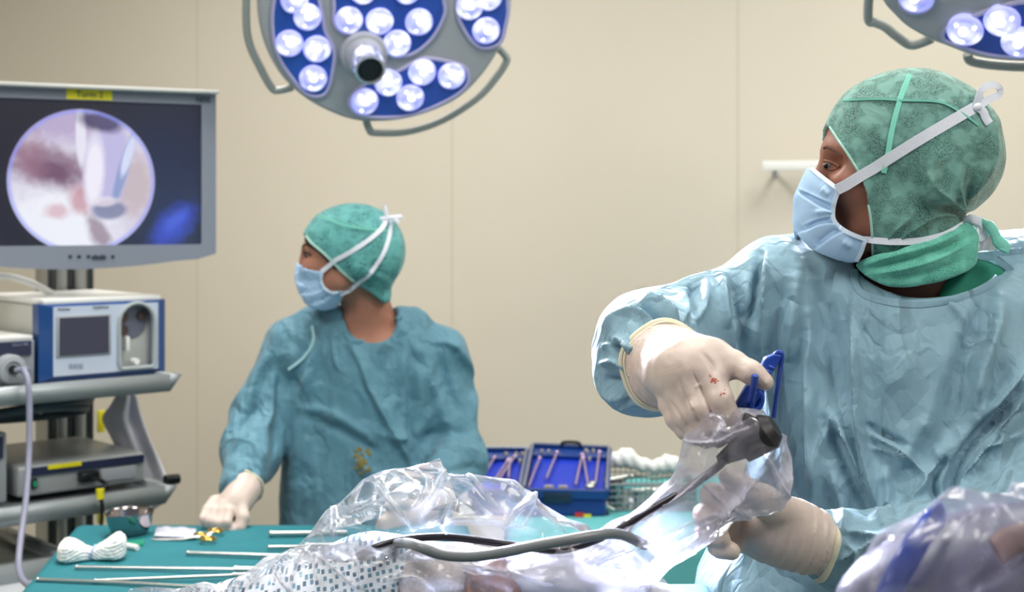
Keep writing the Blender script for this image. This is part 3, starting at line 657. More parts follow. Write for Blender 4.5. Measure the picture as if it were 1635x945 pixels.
def screen_mat(cx, cz, r):
    m = bpy.data.materials.new('endoscope_picture'); m.use_nodes = True; N = NT(m); p = N.n['Principled BSDF']
    p.inputs['Base Color'].default_value = (.01, .01, .015, 1); p.inputs['Roughness'].default_value = .3
    tc = N.add('TexCoord'); sp = N.add('SeparateXYZ'); N.link(tc.outputs['Object'], sp.inputs[0])
    def M2(op, a, b=None, c=None, clamp=False):
        n = N.add('Math', operation=op); n.use_clamp = clamp
        for i, v in enumerate((a, b, c)):
            if v is None: continue
            if isinstance(v, (int, float)): n.inputs[i].default_value = v
            else: N.link(v, n.inputs[i])
        return n.outputs[0]
    X = M2('MULTIPLY', M2('SUBTRACT', sp.outputs['X'], cx), 1/r); Z = M2('MULTIPLY', M2('SUBTRACT', sp.outputs['Z'], cz), 1/r)
    cb_ = N.add('CombineXYZ'); N.link(X, cb_.inputs[0]); N.link(Z, cb_.inputs[1])
    nz = N.add('TexNoise', i_Scale=1.9, i_Detail=4.0, i_Distortion=.5); N.link(cb_.outputs[0], nz.inputs['Vector'])
    nzf = N.add('TexNoise', i_Scale=6.0, i_Detail=3.0); N.link(cb_.outputs[0], nzf.inputs['Vector'])
    def blob(x, z, rx, rz, rot=0, soft=.5, w=.35):
        c, s = math.cos(rot), math.sin(rot); dx = M2('SUBTRACT', X, x); dz = M2('SUBTRACT', Z, z)
        u = M2('ADD', M2('MULTIPLY', dx, c/rx), M2('MULTIPLY', dz, s/rx)); v = M2('SUBTRACT', M2('MULTIPLY', dz, c/rz), M2('MULTIPLY', dx, s/rz))
        d = M2('SQRT', M2('ADD', M2('MULTIPLY', u, u), M2('MULTIPLY', v, v)))
        d = M2('ADD', d, M2('MULTIPLY', M2('SUBTRACT', nzf.outputs['Fac'], .5), w*3))
        return M2('SUBTRACT', 1, M2('DIVIDE', M2('SUBTRACT', d, 1-soft/2), soft), clamp=True)
    col = None
    def over(base, c, fac, k=1.0):
        mx = N.add('MixRGB'); mx.inputs['Color2'].default_value = lin(c)
        if isinstance(base, str): mx.inputs['Color1'].default_value = lin(base)
        else: N.link(base, mx.inputs['Color1'])
        N.link(M2('MULTIPLY', fac, k, clamp=True), mx.inputs['Fac']); return mx.outputs[0]
    c = over('#dcd6e8', '#f4f6ff', blob(-.35, -.6, .75, .5, 0, .7), 1)
    c = over(c, '#b5a3cc', blob(-.25, .85, .5, .3, 0, .8), .8)
    c = over(c, '#8d6f86', blob(-.45, .20, .58, .26, -.25, .7), .9)
    c = over(c, '#6e4a66', blob(-.42, .14, .30, .13, -.25, .7), .85)
    c = over(c, '#c98f9b', blob(.02, -.25, .18, .2, .6, .8), .8)
    c = over(c, '#a2788c', blob(-.7, .35, .2, .35, .2, .8), .6)
    c = over(c, '#8f7688', blob(.22, -.72, .12, .25, .5, .7), .8)
    c = over(c, '#d8a9b4', blob(-.35, -.42, .16, .1, 0, .8), .7)
    c = over(c, '#c6b3b6', blob(.72, -.05, .28, .42, 0, .8), .8)
    c = over(c, '#eceaf8', blob(-.02, .62, .07, .42, .03, .4, .1), 1)
    c = over(c, '#c3bde6', blob(.33, .22, .30, .66, -.12, .25, .08), 1)
    c = over(c, '#3e3760', blob(.26, .83, .3, .14, -.15, .6, .1), .9)
    c = over(c, '#f6f2ff', blob(.16, .12, .13, .5, -.05, .6, .08), 1)
    c = over(c, '#8fa0cf', blob(.56, .18, .07, .55, -.28, .4, .06), .95)
    c = over(c, '#dfe6ff', blob(.62, .36, .06, .3, -.28, .4, .06), .9)
    c = over(c, '#7f84a6', blob(.36, -.40, .24, .13, .05, .4, .08), .9)
    c = over(c, '#efe6ee', blob(.30, -.28, .18, .07, .05, .5, .08), .7)
    rr = M2('SQRT', M2('ADD', M2('MULTIPLY', X, X), M2('MULTIPLY', Z, Z)))
    rim = M2('MULTIPLY', M2('SUBTRACT', 1, M2('ABSOLUTE', M2('MULTIPLY', M2('SUBTRACT', rr, .97), 22)), clamp=True), 1)
    c = over(c, '#8f9cff', rim, .7)
    bg = over('#191927', '#0f2148', blob(1.15, -.1, .8, 1.0, 0, 1.2, .1), .8)
    bg = over(bg, '#2f49c4', blob(1.26, -.62, .36, .20, .75, .9, .25), .95)
    bg = over(bg, '#4a66e0', blob(1.28, -.55, .18, .08, .75, .9, .3), .6)
    msk = M2('SUBTRACT', 1, M2('MULTIPLY', M2('SUBTRACT', rr, .985), 60), clamp=True)
    mx = N.add('MixRGB'); N.link(msk, mx.inputs['Fac']); N.link(bg, mx.inputs['Color1']); N.link(c, mx.inputs['Color2'])
    N.link(mx.outputs[0], p.inputs['Emission Color']); p.inputs['Emission Strength'].default_value = .92
    return m
pc = mp(130, 286); pr_ = (mp(249, 286).x-mp(11, 286).x)/2
pc2x = (mp(249, 286).x+mp(11, 286).x)/2
scr.data.materials.append(screen_mat(pc2x, pc.z-.004, pr_))
def mtext(s, q, size, m, v=-.0015):
    M = Matrix.Translation(MO2) @ Matrix.Rotation(MPHI, 4, 'Z') @ Matrix.Translation((q.x, v, q.z)) @ RX
    return text(s, size, m, M, mon)
q0 = mp(106, 150); q1 = mp(179, 150)
b = MB(); b.box(((q0.x+q1.x)/2, -.001, q0.z), (q1.x-q0.x, .002, .021)); b.build('name_sticker', M_yel, mon, smooth=False)
mtext('Turm 2', Vector(((q0.x+q1.x)/2, 0, q0.z)), .019, M_ink, -.003)
mtext('NDS', mp(324, 160), .017, mat('navy_print', '#23233f', .5))
b = MB()
for x in (112, 126, 141, 152, 163, 180):
    q = mp(x, 409); b.cyl((q.x, -.003, q.z), (q.x, .002, q.z), .004, n=10)
b.build('button', M_ink, mon)
b = MB(); q = mp(158, 411); b.box((q.x, -.001, q.z), (.03, .003, .008)); b.build('button_bar', M_ink, mon, smooth=False)
b = MB(); q = W2(Vector((cp(113, 400, .36).x, .40, cp(100, 385, .36).z-.01))); mw = parent_world(mon).inverted() @ q
b.tube([mw+Vector((0, 0, -.08)), mw+Vector((0, 0, .05)), Vector((mw.x, .13, (zt+zb)/2)), Vector((mw.x, .07, (zt+zb)/2))], .022, 14); b.build('mount_arm', M_alu, mon)
# ================================================================== tables
def tz(px, py, z): return at(px, py, (CH-z)*F/(py-HY))
M_teal = mat('teal_drape', '#127480', .75, bump=(350, .25, .0006), var=(14, '#0c6773', .5), folds=(7, .35, .006))
M_turq = mat('turquoise_drape', '#5fb4b8', .75, bump=(350, .25, .0006), folds=(7, .35, .006))
M_inst = mat('instrument_steel', '#c3c6c4', .25, .85); M_gold = mat('gold_plated_rings', '#cba75a', .22, 1)
M_gauze = mat('white_gauze', '#eef0f0', .9, bump=(500, .4, .0008), folds=(25, .4, .004))
def draped(name, X0, X1, Y0, Y1, z, drop, m, skew=0, seed=3, nx=90, ny=70):
    """cloth over a table: flat top, rounded rim, wavy hanging skirt"""
    V = []; Fc = []; w = X1-X0; d = Y1-Y0; e = drop
    us = np.linspace(-e, w+e, nx); vs = np.linspace(-e, d+e, ny); U, Vv = np.meshgrid(us, vs, indexing='ij')
    cu = np.clip(U, 0, w); cv = np.clip(Vv, 0, d); ou = U-cu; ov = Vv-cv; o = np.hypot(ou, ov)
    ang = np.arctan2(ov, ou); per = cu+cv+ang*.3
    hang = np.minimum(o, drop*(1+.04*np.sin(per*9))); out = .012*np.sin(np.clip(o/.02, 0, 1.57))+.022*np.sin(per*34+seed)*np.clip(o/.25, 0, 1)*(.6+.4*np.sin(per*11))
    nxv = np.where(o > 1e-6, ou/np.maximum(o, 1e-6), 0); nyv = np.where(o > 1e-6, ov/np.maximum(o, 1e-6), 0)
    P0 = np.stack([U.ravel()*6, Vv.ravel()*6, np.full(U.size, seed)], 1); bumps = (fbm(P0, 3, seed).reshape(U.shape))*.0022*(o < 1e-6)
    Xs = X0+cu+nxv*out+skew*cv; Ys = Y0+cv+nyv*out; Zs = z-np.maximum(0, hang-.010)+np.clip(bumps, -.001, .003)-.004*(1-np.cos(np.clip(o/.01, 0, 1.57)))
    V = np.stack([Xs, Ys, Zs], -1).reshape(-1, 3); i, j = np.meshgrid(np.arange(nx-1), np.arange(ny-1), indexing='ij'); a = (i*ny+j).ravel()
    Q = np.stack([a, a+ny, a+ny+1, a+1], 1)
    o_ = link(name, me_np(V, Q), m); s = o_.modifiers.new('th', 'SOLIDIFY'); s.thickness = .0012; s.offset = -1; return o_
def table(name, label, X0, X1, Y0, Y1, z, skew=0):
    t = thing(name, label, 'table', ((X0+X1)/2, (Y0+Y1)/2, 0)); cx, cy = (X0+X1)/2, (Y0+Y1)/2
    b = MB(); b.prism([(X0-cx, Y0-cy, z-.03), (X1-cx, Y0-cy, z-.03), (X1-cx+skew*(Y1-Y0), Y1-cy, z-.03), (X0-cx+skew*(Y1-Y0), Y1-cy, z-.03)], (0, 0, .024)); b.build('tabletop', M_inst, t, smooth=False)
    for sx in (X0-cx+.05, X1-cx-.05):
        for sy in (Y0-cy+.05, Y1-cy-.05):
            b = MB(); b.cyl((sx, sy, 0), (sx, sy, z-.03), .014, n=14); b.build('leg', M_inst, t)
    return t
TZ = 1.0
# left edge follows the photograph: from (112,850) at the back to (50,932) at the front
pA = tz(128, 838, TZ); pB = tz(50, 932, TZ); sk = (pA.x-pB.x)/(pA.y-pB.y)
TY0, TY1 = 1.98, pA.y; TX0 = pB.x+sk*(TY0-pB.y)
table('instrument_table', 'instrument table standing in front of the nurse, covered by the teal drape', TX0+.005, .0, TY0+.005, TY1-.005, TZ, sk)
tag(draped('table_drape', TX0, .005, TY0, TY1, TZ, .42, M_teal, sk, nx=120, ny=80), 'teal cloth drape covering the table with the gauze and metal bowl', 'drape')
BZ = .93; BY0 = 2.97; BX0 = .0
table('back_table', 'further instrument table by the back wall under a turquoise drape', BX0+.01, 1.0, BY0+.01, 3.66, BZ)
tag(draped('back_table_drape', BX0, 1.01, BY0, 3.67, BZ, .40, M_turq, 0, seed=8), 'light turquoise drape under the blue instrument trays', 'drape')
# ---- steel bowl
c = tz(207, 853, TZ); rb = 36.5/F*c.y
b = MB(); h = .043
b.lathe([(0, .0035), (rb*.62, .0035), (rb*.74, .006), (rb*.93, .025), (rb*.97, h-.004), (rb*1.0, h), (rb*1.04, h+.0015), (rb*1.05, h-.001), (rb*1.0, h-.006), (rb*.96, .024), (rb*.78, .004), (rb*.66, .002), (0, .0022)], (c.x, c.y, TZ), 40)
tag(b.build('steel_bowl', mat('bowl_steel', '#a59ea0', .14, 1)), 'small round polished steel bowl at the back of the teal table', 'bowl')
# ---- gauze bundle: layered swabs gathered in the middle
t0 = tz(147, 893, TZ); bun = thing('gauze_bundle', 'bundle of white gauze swabs tied in the middle on the teal table', 'gauze', t0)
def swabs(P):
    a = math.radians(13); x = P[:, 0]*math.cos(a)+P[:, 1]*math.sin(a); y = -P[:, 0]*math.sin(a)+P[:, 1]*math.cos(a); z = P[:, 2]
    u = np.clip(x/.056, -1.2, 1.2); au = np.abs(u); lobe = np.clip(au*1.35, 0, 1)**1.3*np.sqrt(np.clip(1.16-au, 0, 1)*2.2)
    hw = .011+.027*np.minimum(lobe, 1)*(1-.15*(u > 0)); top = .020+.017*np.minimum(lobe, 1)+.022*np.clip(u-.45, 0, 1)
    ph = z/.0062+1.2*u+.9*np.sin(u*5)+.5*np.sin(y*120); hw = hw+.0038*np.abs(np.sin(ph*math.pi))-.05*np.clip(z/top-.55, 0, 1)**2*.3
    zc = top/2; q = np.sqrt((y/hw)**4+((z-zc)/zc)**4+np.clip(au-.55, 0, 2)**4*18)**.5
    f = (q-1)*np.minimum(hw, zc)*.7; return (np.maximum.reduce([f, z-top*1.1, np.abs(x)-.066, np.abs(y)-.046])*.3).astype(np.float32)
V, Q = nets(swabs, (-.08, -.06, -.002), (.08, .06, .062), .0018); V = relax(V, Q, 1); N_ = normals(V, Q); V[:, 2] = np.maximum(V[:, 2]+.0008, .0012)
link('swab', me_np(V+N_*(.0012*fbm(V*120, 3, 3))[:, None], Q), M_gauze, bun)
b = MB(); b.tube(cr([(.002+.003*math.sin(a), .0165*math.cos(a), .012+.0125*math.sin(a)) for a in np.linspace(0, 2*math.pi, 13)[:-1]], 4, True), .0016, 8, closed=True); b.build('blue_thread', mat('pale_blue_thread', '#a9bbe6', .7), bun)
# ---- small things
a = tz(199, 876, TZ); q = tz(219, 880, TZ); z_ = Vector((0, 0, .006)); b = MB(); b.cyl(a+z_, q+z_, .0058, n=18); b.cyl(q+z_, q+z_+(q-a)*.05, .0045, n=18)
tag(b.build('white_plastic_tube', M_white), 'short white plastic tube end beside the gauze bundle', 'tube')
p = [tz(203, 868, TZ), tz(231, 864, TZ), tz(229, 873, TZ), tz(207, 876, TZ)]; b = MB(); b.prism([x+Vector((0, 0, .001)) for x in p], (0, 0, .004)); 
tag(b.build('green_tag', mat('green_plastic', '#158a6c', .4), smooth=False), 'small flat green plastic piece next to the steel bowl', 'tag')
def pouch():
    A, B_, C, D_ = [tz(*q, TZ) for q in ((246, 861), (312, 864), (313, 849), (250, 846))]; V = []; Fc = []
    for side in (1, -1):
        for i in range(17):
            for j in range(9):
                u, v = i/16, j/8; p = A.lerp(B_, u).lerp(D_.lerp(C, u), v); e = min(u, 1-u, 1)*4; f = min(v, 1-v)*4
                h = .0052*min(1, e)**.6*min(1, f)**.6*(1+.25*math.sin(u*14+v*6)); V.append(p+Vector((0, 0, .0065+side*h)))
    for s in (0, 1):
        for i in range(16):
            for j in range(8): a = s*153+i*9+j; Fc.append((a, a+9, a+10, a+1) if s == 0 else (a, a+1, a+10, a+9))
    return me_from(V, Fc)
tag(link('packet', pouch(), mat('packet_film', '#dfe3f0', .25, coat=.6, bump=(120, .4, .003), var=(70, '#aab4dd', .5))), 'flat white and clear packet lying behind the gold ringed clamp', 'packet')
# gold-ringed clamp
cl = thing('ring_clamp', 'clamp with gold finger rings under the hand of the nurse', 'clamp', tz(325, 862, TZ)); z_ = Vector((0, 0, .008))
for q, r in (((321, 860), .0098), ((332, 867), .0118), ((344, 854), .0118)):
    c = tz(q[0], q[1], TZ)+z_; b = MB(); b.tube([c+Vector((r*1.15*math.cos(a), r*.95*math.sin(a), 0)) for a in np.linspace(0, 2*math.pi, 25)[:-1]], .0028, 8, closed=True); b.build('finger_ring', M_gold, cl, world=True)
b = MB(); b.tube([tz(243, 864, TZ)+z_*.4, tz(290, 865, TZ)+z_*.5, tz(318, 862, TZ)+z_*.8, tz(337, 860, TZ)+z_], .0024, 8); b.tube([tz(318, 862, TZ)+z_*.9, tz(328, 858, TZ)+z_, tz(340, 857, TZ)+z_], .0022, 8); b.build('shaft', M_inst, cl, world=True)
# long thin instruments
def rod(name, label, pts, r, cat='instrument', group=None, handle=None, tip=None):
    z_ = Vector((0, 0, .0062)); P_ = [tz(x, y, TZ)+z_ for x, y in pts]; t = thing(name, label, cat, P_[0]-z_, 0, group)
    b = MB(); b.tube(P_, r, 12); b.build('shaft', M_inst, t, world=True)
    d = (P_[-1]-P_[0]).normalized()
    if handle:
        b = MB(); e = P_[-1]; b.cyl(e-d*.01, e+d*handle[0], handle[1], handle[1]*.9, n=18); b.cyl(e-d*.014, e-d*.008, handle[1]*1.15, n=18); b.build('handle', M_inst, t, world=True)
    b = MB(); b.sph(P_[0], r*(tip or 1.25), 12); b.build('tip', M_inst, t, world=True)
    return t
rod('instrument_rod', 'long thin steel rod lying next above the gauze level, ending under the plastic', [(300, 888), (420, 892), (474, 894)], .0034, handle=(.03, .006))
rod('instrument_rod', 'long steel rod starting under the gauze bundle', [(122, 911), (250, 913), (388, 915)], .0030, handle=(.05, .0055))
rod('instrument_rod', 'thin steel rod slanting slightly upward, second from the bottom on the teal table', [(152, 933), (260, 929), (385, 924)], .0028, handle=(.05, .004))
rod('instrument_rod', 'lowest and longest steel rod on the teal table, starting at its left edge', [(60, 931), (190, 936), (330, 944)], .0032, handle=(.05, .005))
rod('probe_handle', 'thick steel handle nearest the nurse at the edge of the plastic', [(433, 857), (470, 857), (520, 856)], .0048, handle=(.04, .0065))
rod('probe_handle', 'middle short steel handle poking out of the plastic', [(430, 879), (462, 879), (500, 877)], .0034, handle=(.05, .0060))
t = thing('ring_forceps', 'steel forceps with an oval finger ring by the plastic edge', 'forceps', tz(430, 898, TZ))
b = MB(); c = tz(432, 899, TZ)+Vector((0, 0, .007)); b.tube([c+Vector((.013*math.cos(a), .010*math.sin(a), 0)) for a in np.linspace(0, 2*math.pi, 25)[:-1]], .0024, 8, closed=True); b.build('finger_ring', M_inst, t, world=True)
b = MB(); b.tube([c+Vector((.012, .004, 0)), tz(455, 895, TZ)+Vector((0, 0, .008)), tz(495, 886, TZ)+Vector((0, 0, .008))], .003, 8); b.build('shaft', M_inst, t, world=True)
# ---- blue sterilisation trays on the back table
M_tray = mat('tray_blue', '#0b3580', .35, bump=(90, .03, .001), coat=.2); M_mat = mat('silicone_mat_blue', '#0a33bc', .4, bump=(400, .5, .002)); M_trim = mat('tray_edge_metal', '#8f9ab0', .3, .6)
M_pins = mat('pinkish_steel', '#b9a3c4', .25, .7); M_beige = mat('bracket_beige', '#9a9490', .5)
def tray(label, fl, fr, br, bl, Yf, Yb, body_drop, rods, clips):
    FL, FR, BR, BL = at(*fl, Yf), at(*fr, Yf), at(*br, Yb), at(*bl, Yb); t = thing('instrument_tray', label, 'tray', (FL.x, FL.y, BZ), 0, None)
    u = lambda a, b_: FL.lerp(FR, a).lerp(BL.lerp(BR, a), b_); N_ = (FR-FL).cross(BL-FL).normalized()
    # case body
    b = MB(); top = [u(0, 0), u(1, 0), u(1, 1), u(0, 1)]; low = [Vector((p.x, p.y, BZ+.0005)) for p in top]
    top = [p-N_*.012 for p in top]; vs = [b.bm.verts.new(p) for p in low+top]
    for f in ((3, 2, 1, 0), (4, 5, 6, 7), (0, 1, 5, 4), (1, 2, 6, 5), (2, 3, 7, 6), (3, 0, 4, 7)): b.bm.faces.new([vs[i] for i in f])
    o = b.build('case', M_tray, t, world=True, smooth=False); bv = o.modifiers.new('b', 'BEVEL'); bv.width = .006; bv.segments = 2
    b = MB(); b.prism([u(.03, .03)-N_*.011, u(.97, .03)-N_*.011, u(.97, .97)-N_*.011, u(.03, .97)-N_*.011], N_*.004); b.build('mat', M_mat, t, world=True, smooth=False)
    b = MB(); 
    for A, B_ in (((0, 0), (1, 0)), ((1, 0), (1, 1)), ((1, 1), (0, 1)), ((0, 1), (0, 0))):
        p, q = u(*A), u(*B_); d = (q-p).normalized(); s = d.cross(N_)*.007; b.prism([p-s*.4-N_*.013, q-s*.4-N_*.013, q+s-N_*.013, p+s-N_*.013], N_*.020)
    b.build('wall', M_tray, t, world=True, smooth=False)
    b = MB(); b.tube([u(0, 0)+N_*.009, u(0, 1)+N_*.009, u(1, 1)+N_*.009, u(1, 0)+N_*.009], .0035, 8); b.build('edge_trim', M_trim, t, world=True)
    b = MB(); b.prism([u(.02, .80)-N_*.006, u(.98, .80)-N_*.006, u(.98, .97)-N_*.006, u(.02, .97)-N_*.006], N_*.008); b.build('holder_bar', M_tray, t, world=True, smooth=False)
    for (a, c, a2, c2, r) in rods:
        b = MB(); b.tube([u(a, c)+N_*.004, u(a2, c2)+N_*.004], r, 8); b.sph(u(a2, c2)+N_*.004, r*2.0, 10); b.build('instrument_pin', M_pins, t, world=True)
    for (a, c, w) in clips:
        p = u(a, c)+N_*.004; b = MB(); b.box(p, (w, .012, .012), bev=.003); b.build('clip', M_beige, t, world=True)
    return t, u, N_
t, u, N_ = tray('right large blue instrument tray with silver pins, beside the cloth roll', (836, 784), (968, 787), (972, 719), (851, 714), 3.17, 3.47, .06,
   [(.05, .05, .12, .70, .003), (.25, .25, .33, .85, .003), (.62, .12, .66, .82, .003), (.78, .08, .68, .75, .003), (.86, .15, .88, .90, .003)],
   [(.30, .05, .022), (.47, .05, .022), (.13, .86, .008), (.22, .86, .008), (.72, .90, .008), (.80, .92, .008), (.76, .72, .008), (.70, .92, .008)])
b = MB(); p = u(.80, .07)+N_*.006; b.sph(p, (.012, .010, .008), 12); b.sph(p+Vector((.006, .008, .006)), (.008, .01, .006), 12); b.build('silver_knob', M_inst, t, world=True)
b = MB(); b.tube(cr([u(.38, 1)+N_*.004, u(.40, 1)+N_*.016, u(.60, 1)+N_*.016, u(.62, 1)+N_*.004], 5), .004, 8); b.build('carry_handle', M_black, t, world=True)
b = MB(); fl = at(868, 794, 3.163); fr = at(912, 795, 3.163); b.box((fl+fr)/2, (.062, .004, .022), bev=.001); b.build('name_plate', mat('plate_dark', '#10283e', .4), t, world=True)
b = MB(); b.box(at(925, 823, 3.165)+Vector((0, -.002, .002)), (.020, .005, .010)); b.build('red_mark', mat('red_mark', '#c8322c', .5), t, world=True, smooth=False)
b = MB(); b.box(at(938, 825, 3.165)+Vector((0, -.002, .002)), (.016, .005, .008)); b.build('yellow_mark', M_yel, t, world=True, smooth=False)
t, u, N_ = tray('left smaller blue instrument tray beside the elbow of the nurse', (752, 786), (829, 786), (841, 721), (772, 721), 3.17, 3.47, .06,
   [(.10, .1, .3, .80, .003), (.50, .20, .76, .82, .003), (.40, .15, .62, .72, .003), (.72, .3, .66, .75, .003)], [(.78, .88, .010), (.92, .88, .010), (.90, .70, .010), (.55, .88, .01)])
# ---- wire basket with instruments and a rolled white cloth
bk0, bk1 = at(968, 786, 3.22), at(1090, 786, 3.22); by1 = 3.46; bx0, bx1 = bk0.x, bk1.x+.03; bzt = BZ+.062
bas = thing('wire_basket', 'steel wire basket of instruments right of the large blue tray', 'basket', ((bx0+bx1)/2, 3.34, BZ)); M_wire = mat('basket_wire', '#8a8d8f', .3, .9)
def O(x, y, z): return Vector((x-(bx0+bx1)/2, y-3.34, z-BZ))
b = MB()
for z in (BZ+.005, BZ+.02, BZ+.034, BZ+.048, bzt): b.tube([O(bx0, 3.22, z), O(bx1, 3.22, z), O(bx1, by1, z), O(bx0, by1, z)], .0022 if z < bzt else .004, 6, closed=True)
for x in np.linspace(bx0, bx1, 17):
    b.tube([O(x, 3.22, bzt), O(x, 3.22, BZ+.005), O(x, by1, BZ+.005), O(x, by1, bzt)], .0014, 5)
for y in np.linspace(3.22, by1, 12): b.tube([O(bx0, y, bzt), O(bx0, y, BZ+.005), O(bx1, y, BZ+.005), O(bx1, y, bzt)], .0014, 5)
b.build('wire_frame', M_wire, bas)
rs = random.Random(4)
for k in range(9):
    x = rs.uniform(bx0+.03, bx1-.05); y = rs.uniform(3.25, 3.42); z = BZ+.02+rs.random()*.045; a = rs.uniform(-.4, .4)
    b = MB(); d = Vector((.03*math.cos(a), .03*math.sin(a), .004)); c = Vector((x, y, z)); b.tube([c-d, c, c+d], .0035, 8); b.tube([c+d+Vector((.01*math.cos(q), .01*math.sin(q), 0)) for q in np.linspace(0, 6.28, 13)[:-1]], .0022, 6, closed=True)
    tag(b.build('steel_clamp', M_inst), 'steel clamp lying among others in the wire basket', 'clamp', 'steel clamps in the wire basket')
b = MB(); c = at(984, 760, 3.27); c.z = BZ+.012; b.lathe([(0, .0), (.016, 0), (.019, .045), (.021, .05), (.018, .048), (.015, .006), (0, .006)], c, 24)
tag(b.build('steel_cup', mat('polished_steel', '#c9c2c4', .08, 1)), 'small shiny steel cup at the left end of the wire basket', 'cup')
pts = [at(986, 733, 3.33), at(1000, 731, 3.33), at(1022, 741, 3.33), at(1048, 745, 3.33), at(1066, 740, 3.33), at(1082, 741, 3.34)]; rr = [.018, .021, .014, .013, .019, .016]
def pillowroll():
    P_ = [list(p) for p in pts]
    V, Q = nets(lambda P: chain(P, P_, rr, .012)+(.0016*np.sin(P[:, 0]*260+P[:, 2]*120)).astype(np.float32), (.20, 3.28, .93), (.45, 3.40, 1.12), .003); return me_np(relax(V, Q, 1), Q)
tag(link('cloth_roll', pillowroll(), M_gauze), 'rolled white cloth lying over the wire basket', 'cloth')
c = tz(1006, 812, BZ); b = MB(); b.sph((c.x, c.y, BZ+.013), (.009, .007, .012), 16); b.cyl((c.x, c.y, BZ+.001), (c.x, c.y, BZ+.006), .008, n=16); tag(b.build('white_stopper', mat('cap_white', '#f2eef6', .35)), 'small white rounded stopper standing on the turquoise drape', 'stopper')
c = tz(1012, 810, BZ); b = MB(); b.cyl((c.x+.004, c.y, BZ+.001), (c.x+.004, c.y, BZ+.030), .0035, n=12); b.sph((c.x+.004, c.y, BZ+.031), .0045, 10); tag(b.build('blue_pin', M_tray), 'thin dark blue stick standing beside the white stopper', 'stick')
c = tz(966, 822, BZ); t = thing('steel_holder', 'small steel fitting with a dark foot by the large blue tray corner', 'fitting', c)
b = MB(); b.cyl(c+Vector((0, 0, .0)), c+Vector((0, 0, .012)), .010, .006, n=14); b.build('foot', M_black, t, world=True)
b = MB(); b.sph(c+Vector((0, 0, .020)), (.009, .007, .010), 14); b.cyl(c+Vector((.004, 0, .02)), c+Vector((.02, -.004, .012)), .004, n=10); b.build('head', M_inst, t, world=True)
# ================================================================== people: shared
from mathutils.bvhtree import BVHTree
def bvh_of(V, Q): return BVHTree.FromPolygons([tuple(map(float, v)) for v in V], [tuple(map(int, q)) for q in Q])
def hit(bvh, px, py, off=0.0):
    o = Vector((0, 0, CH)); d = Vector(((px-CX)/F, 1, (HY-py)/F)).normalized(); r = bvh.ray_cast(o, d)
    return None if r[0] is None else r[0]-d*off
def onsurf(bvh, pts, off=.002, n=6, Yd=None):
    """trace a line drawn over a surface: every sample gets its own depth"""
    out = []; last = Yd
    for p in cr([Vector((a, b_, 0)) for a, b_ in pts], n):
        h = hit(bvh, p.x, p.y, off)
        if h is None: h = at(p.x, p.y, (last if last is not None else 1.7))
        out.append(h); last = h.y
    ys = [p.y for p in out]
    for i in range(1, len(out)-1):
        m = sorted(ys[i-1:i+2])[1]
        if abs(out[i].y-m) > .01:
            out[i] = out[i]*(m/out[i].y)+Vector((0, 0, CH))*(1-m/out[i].y)
    return out
def ribbon(pts, w, name, m, parent, th=.0009, normal=(0, -1, 0)):
    b = MB(); P = [Vector(p) for p in pts]; up = Vector(normal).normalized(); R_ = []
    for i, p in enumerate(P):
        t = (P[min(i+1, len(P)-1)]-P[max(i-1, 0)]).normalized(); x = t.cross(up).normalized()*w/2; y = x.cross(t).normalized()*th/2
        R_.append([b.bm.verts.new(p+q) for q in (x+y, x-y, -x-y, -x+y)])
    for A, B_ in zip(R_, R_[1:]):
        for j in range(4): b.bm.faces.new((A[j], A[(j+1) % 4], B_[(j+1) % 4], B_[j]))
    b.bm.faces.new(R_[0][::-1]); b.bm.faces.new(R_[-1]); return b.build(name, m, parent, world=True)
def poly2(P2, poly):
    """signed distance to a closed 2-D outline"""
    poly = np.asarray(poly, np.float64); d = np.full(len(P2), 1e9); ins = np.zeros(len(P2), bool); k = len(poly)
    for i in range(k):
        a, b_ = poly[i], poly[(i+1) % k]; ab = b_-a; q = P2-a; t = np.clip((q@ab)/max(ab@ab, 1e-12), 0, 1)
        d = np.minimum(d, np.hypot(*(q-t[:, None]*ab).T))
        c = (a[1] > P2[:, 1]) != (b_[1] > P2[:, 1]); xi = (b_[0]-a[0])*(P2[:, 1]-a[1])/np.where(b_[1]-a[1] == 0, 1e-12, b_[1]-a[1])+a[0]
        ins ^= c & (P2[:, 0] < xi)
    return np.where(ins, -d, d).astype(np.float32)
def pxpoly(pts, Y, n=4): return [(q.x, q.z) for q in (at(p.x, p.y, Y) for p in cr([Vector((a, b_, 0)) for a, b_ in pts], n, True))]
def XZ(P): return P[:, [0, 2]].astype(np.float64)
def XM(P, Yc, Yr):
    """outline coordinates on a head that is the same on both sides of the plane y = Yc"""
    s = Yr/np.minimum(P[:, 1], 2*Yc-P[:, 1]); return np.stack([P[:, 0]*s, CH+(P[:, 2]-CH)*s], 1).astype(np.float64)
def J(*a): return [list(at(*p[:3])) for p in a]
def skin_obj(name, f, lo, hi, h, m, parent, it=2, sub=False, disp=None, ret=False):
    V, Q = nets(f, lo, hi, h); V = relax(V, Q, it)
    if sub: V, Q = split4(V, Q)
    if disp is not None:
        N_ = normals(V, Q); V = V+N_*disp(V, N_)[:, None]; V = V.astype(np.float32)
    o = objw(name, me_np(V, Q), m, parent); return (o, V, Q) if ret else o
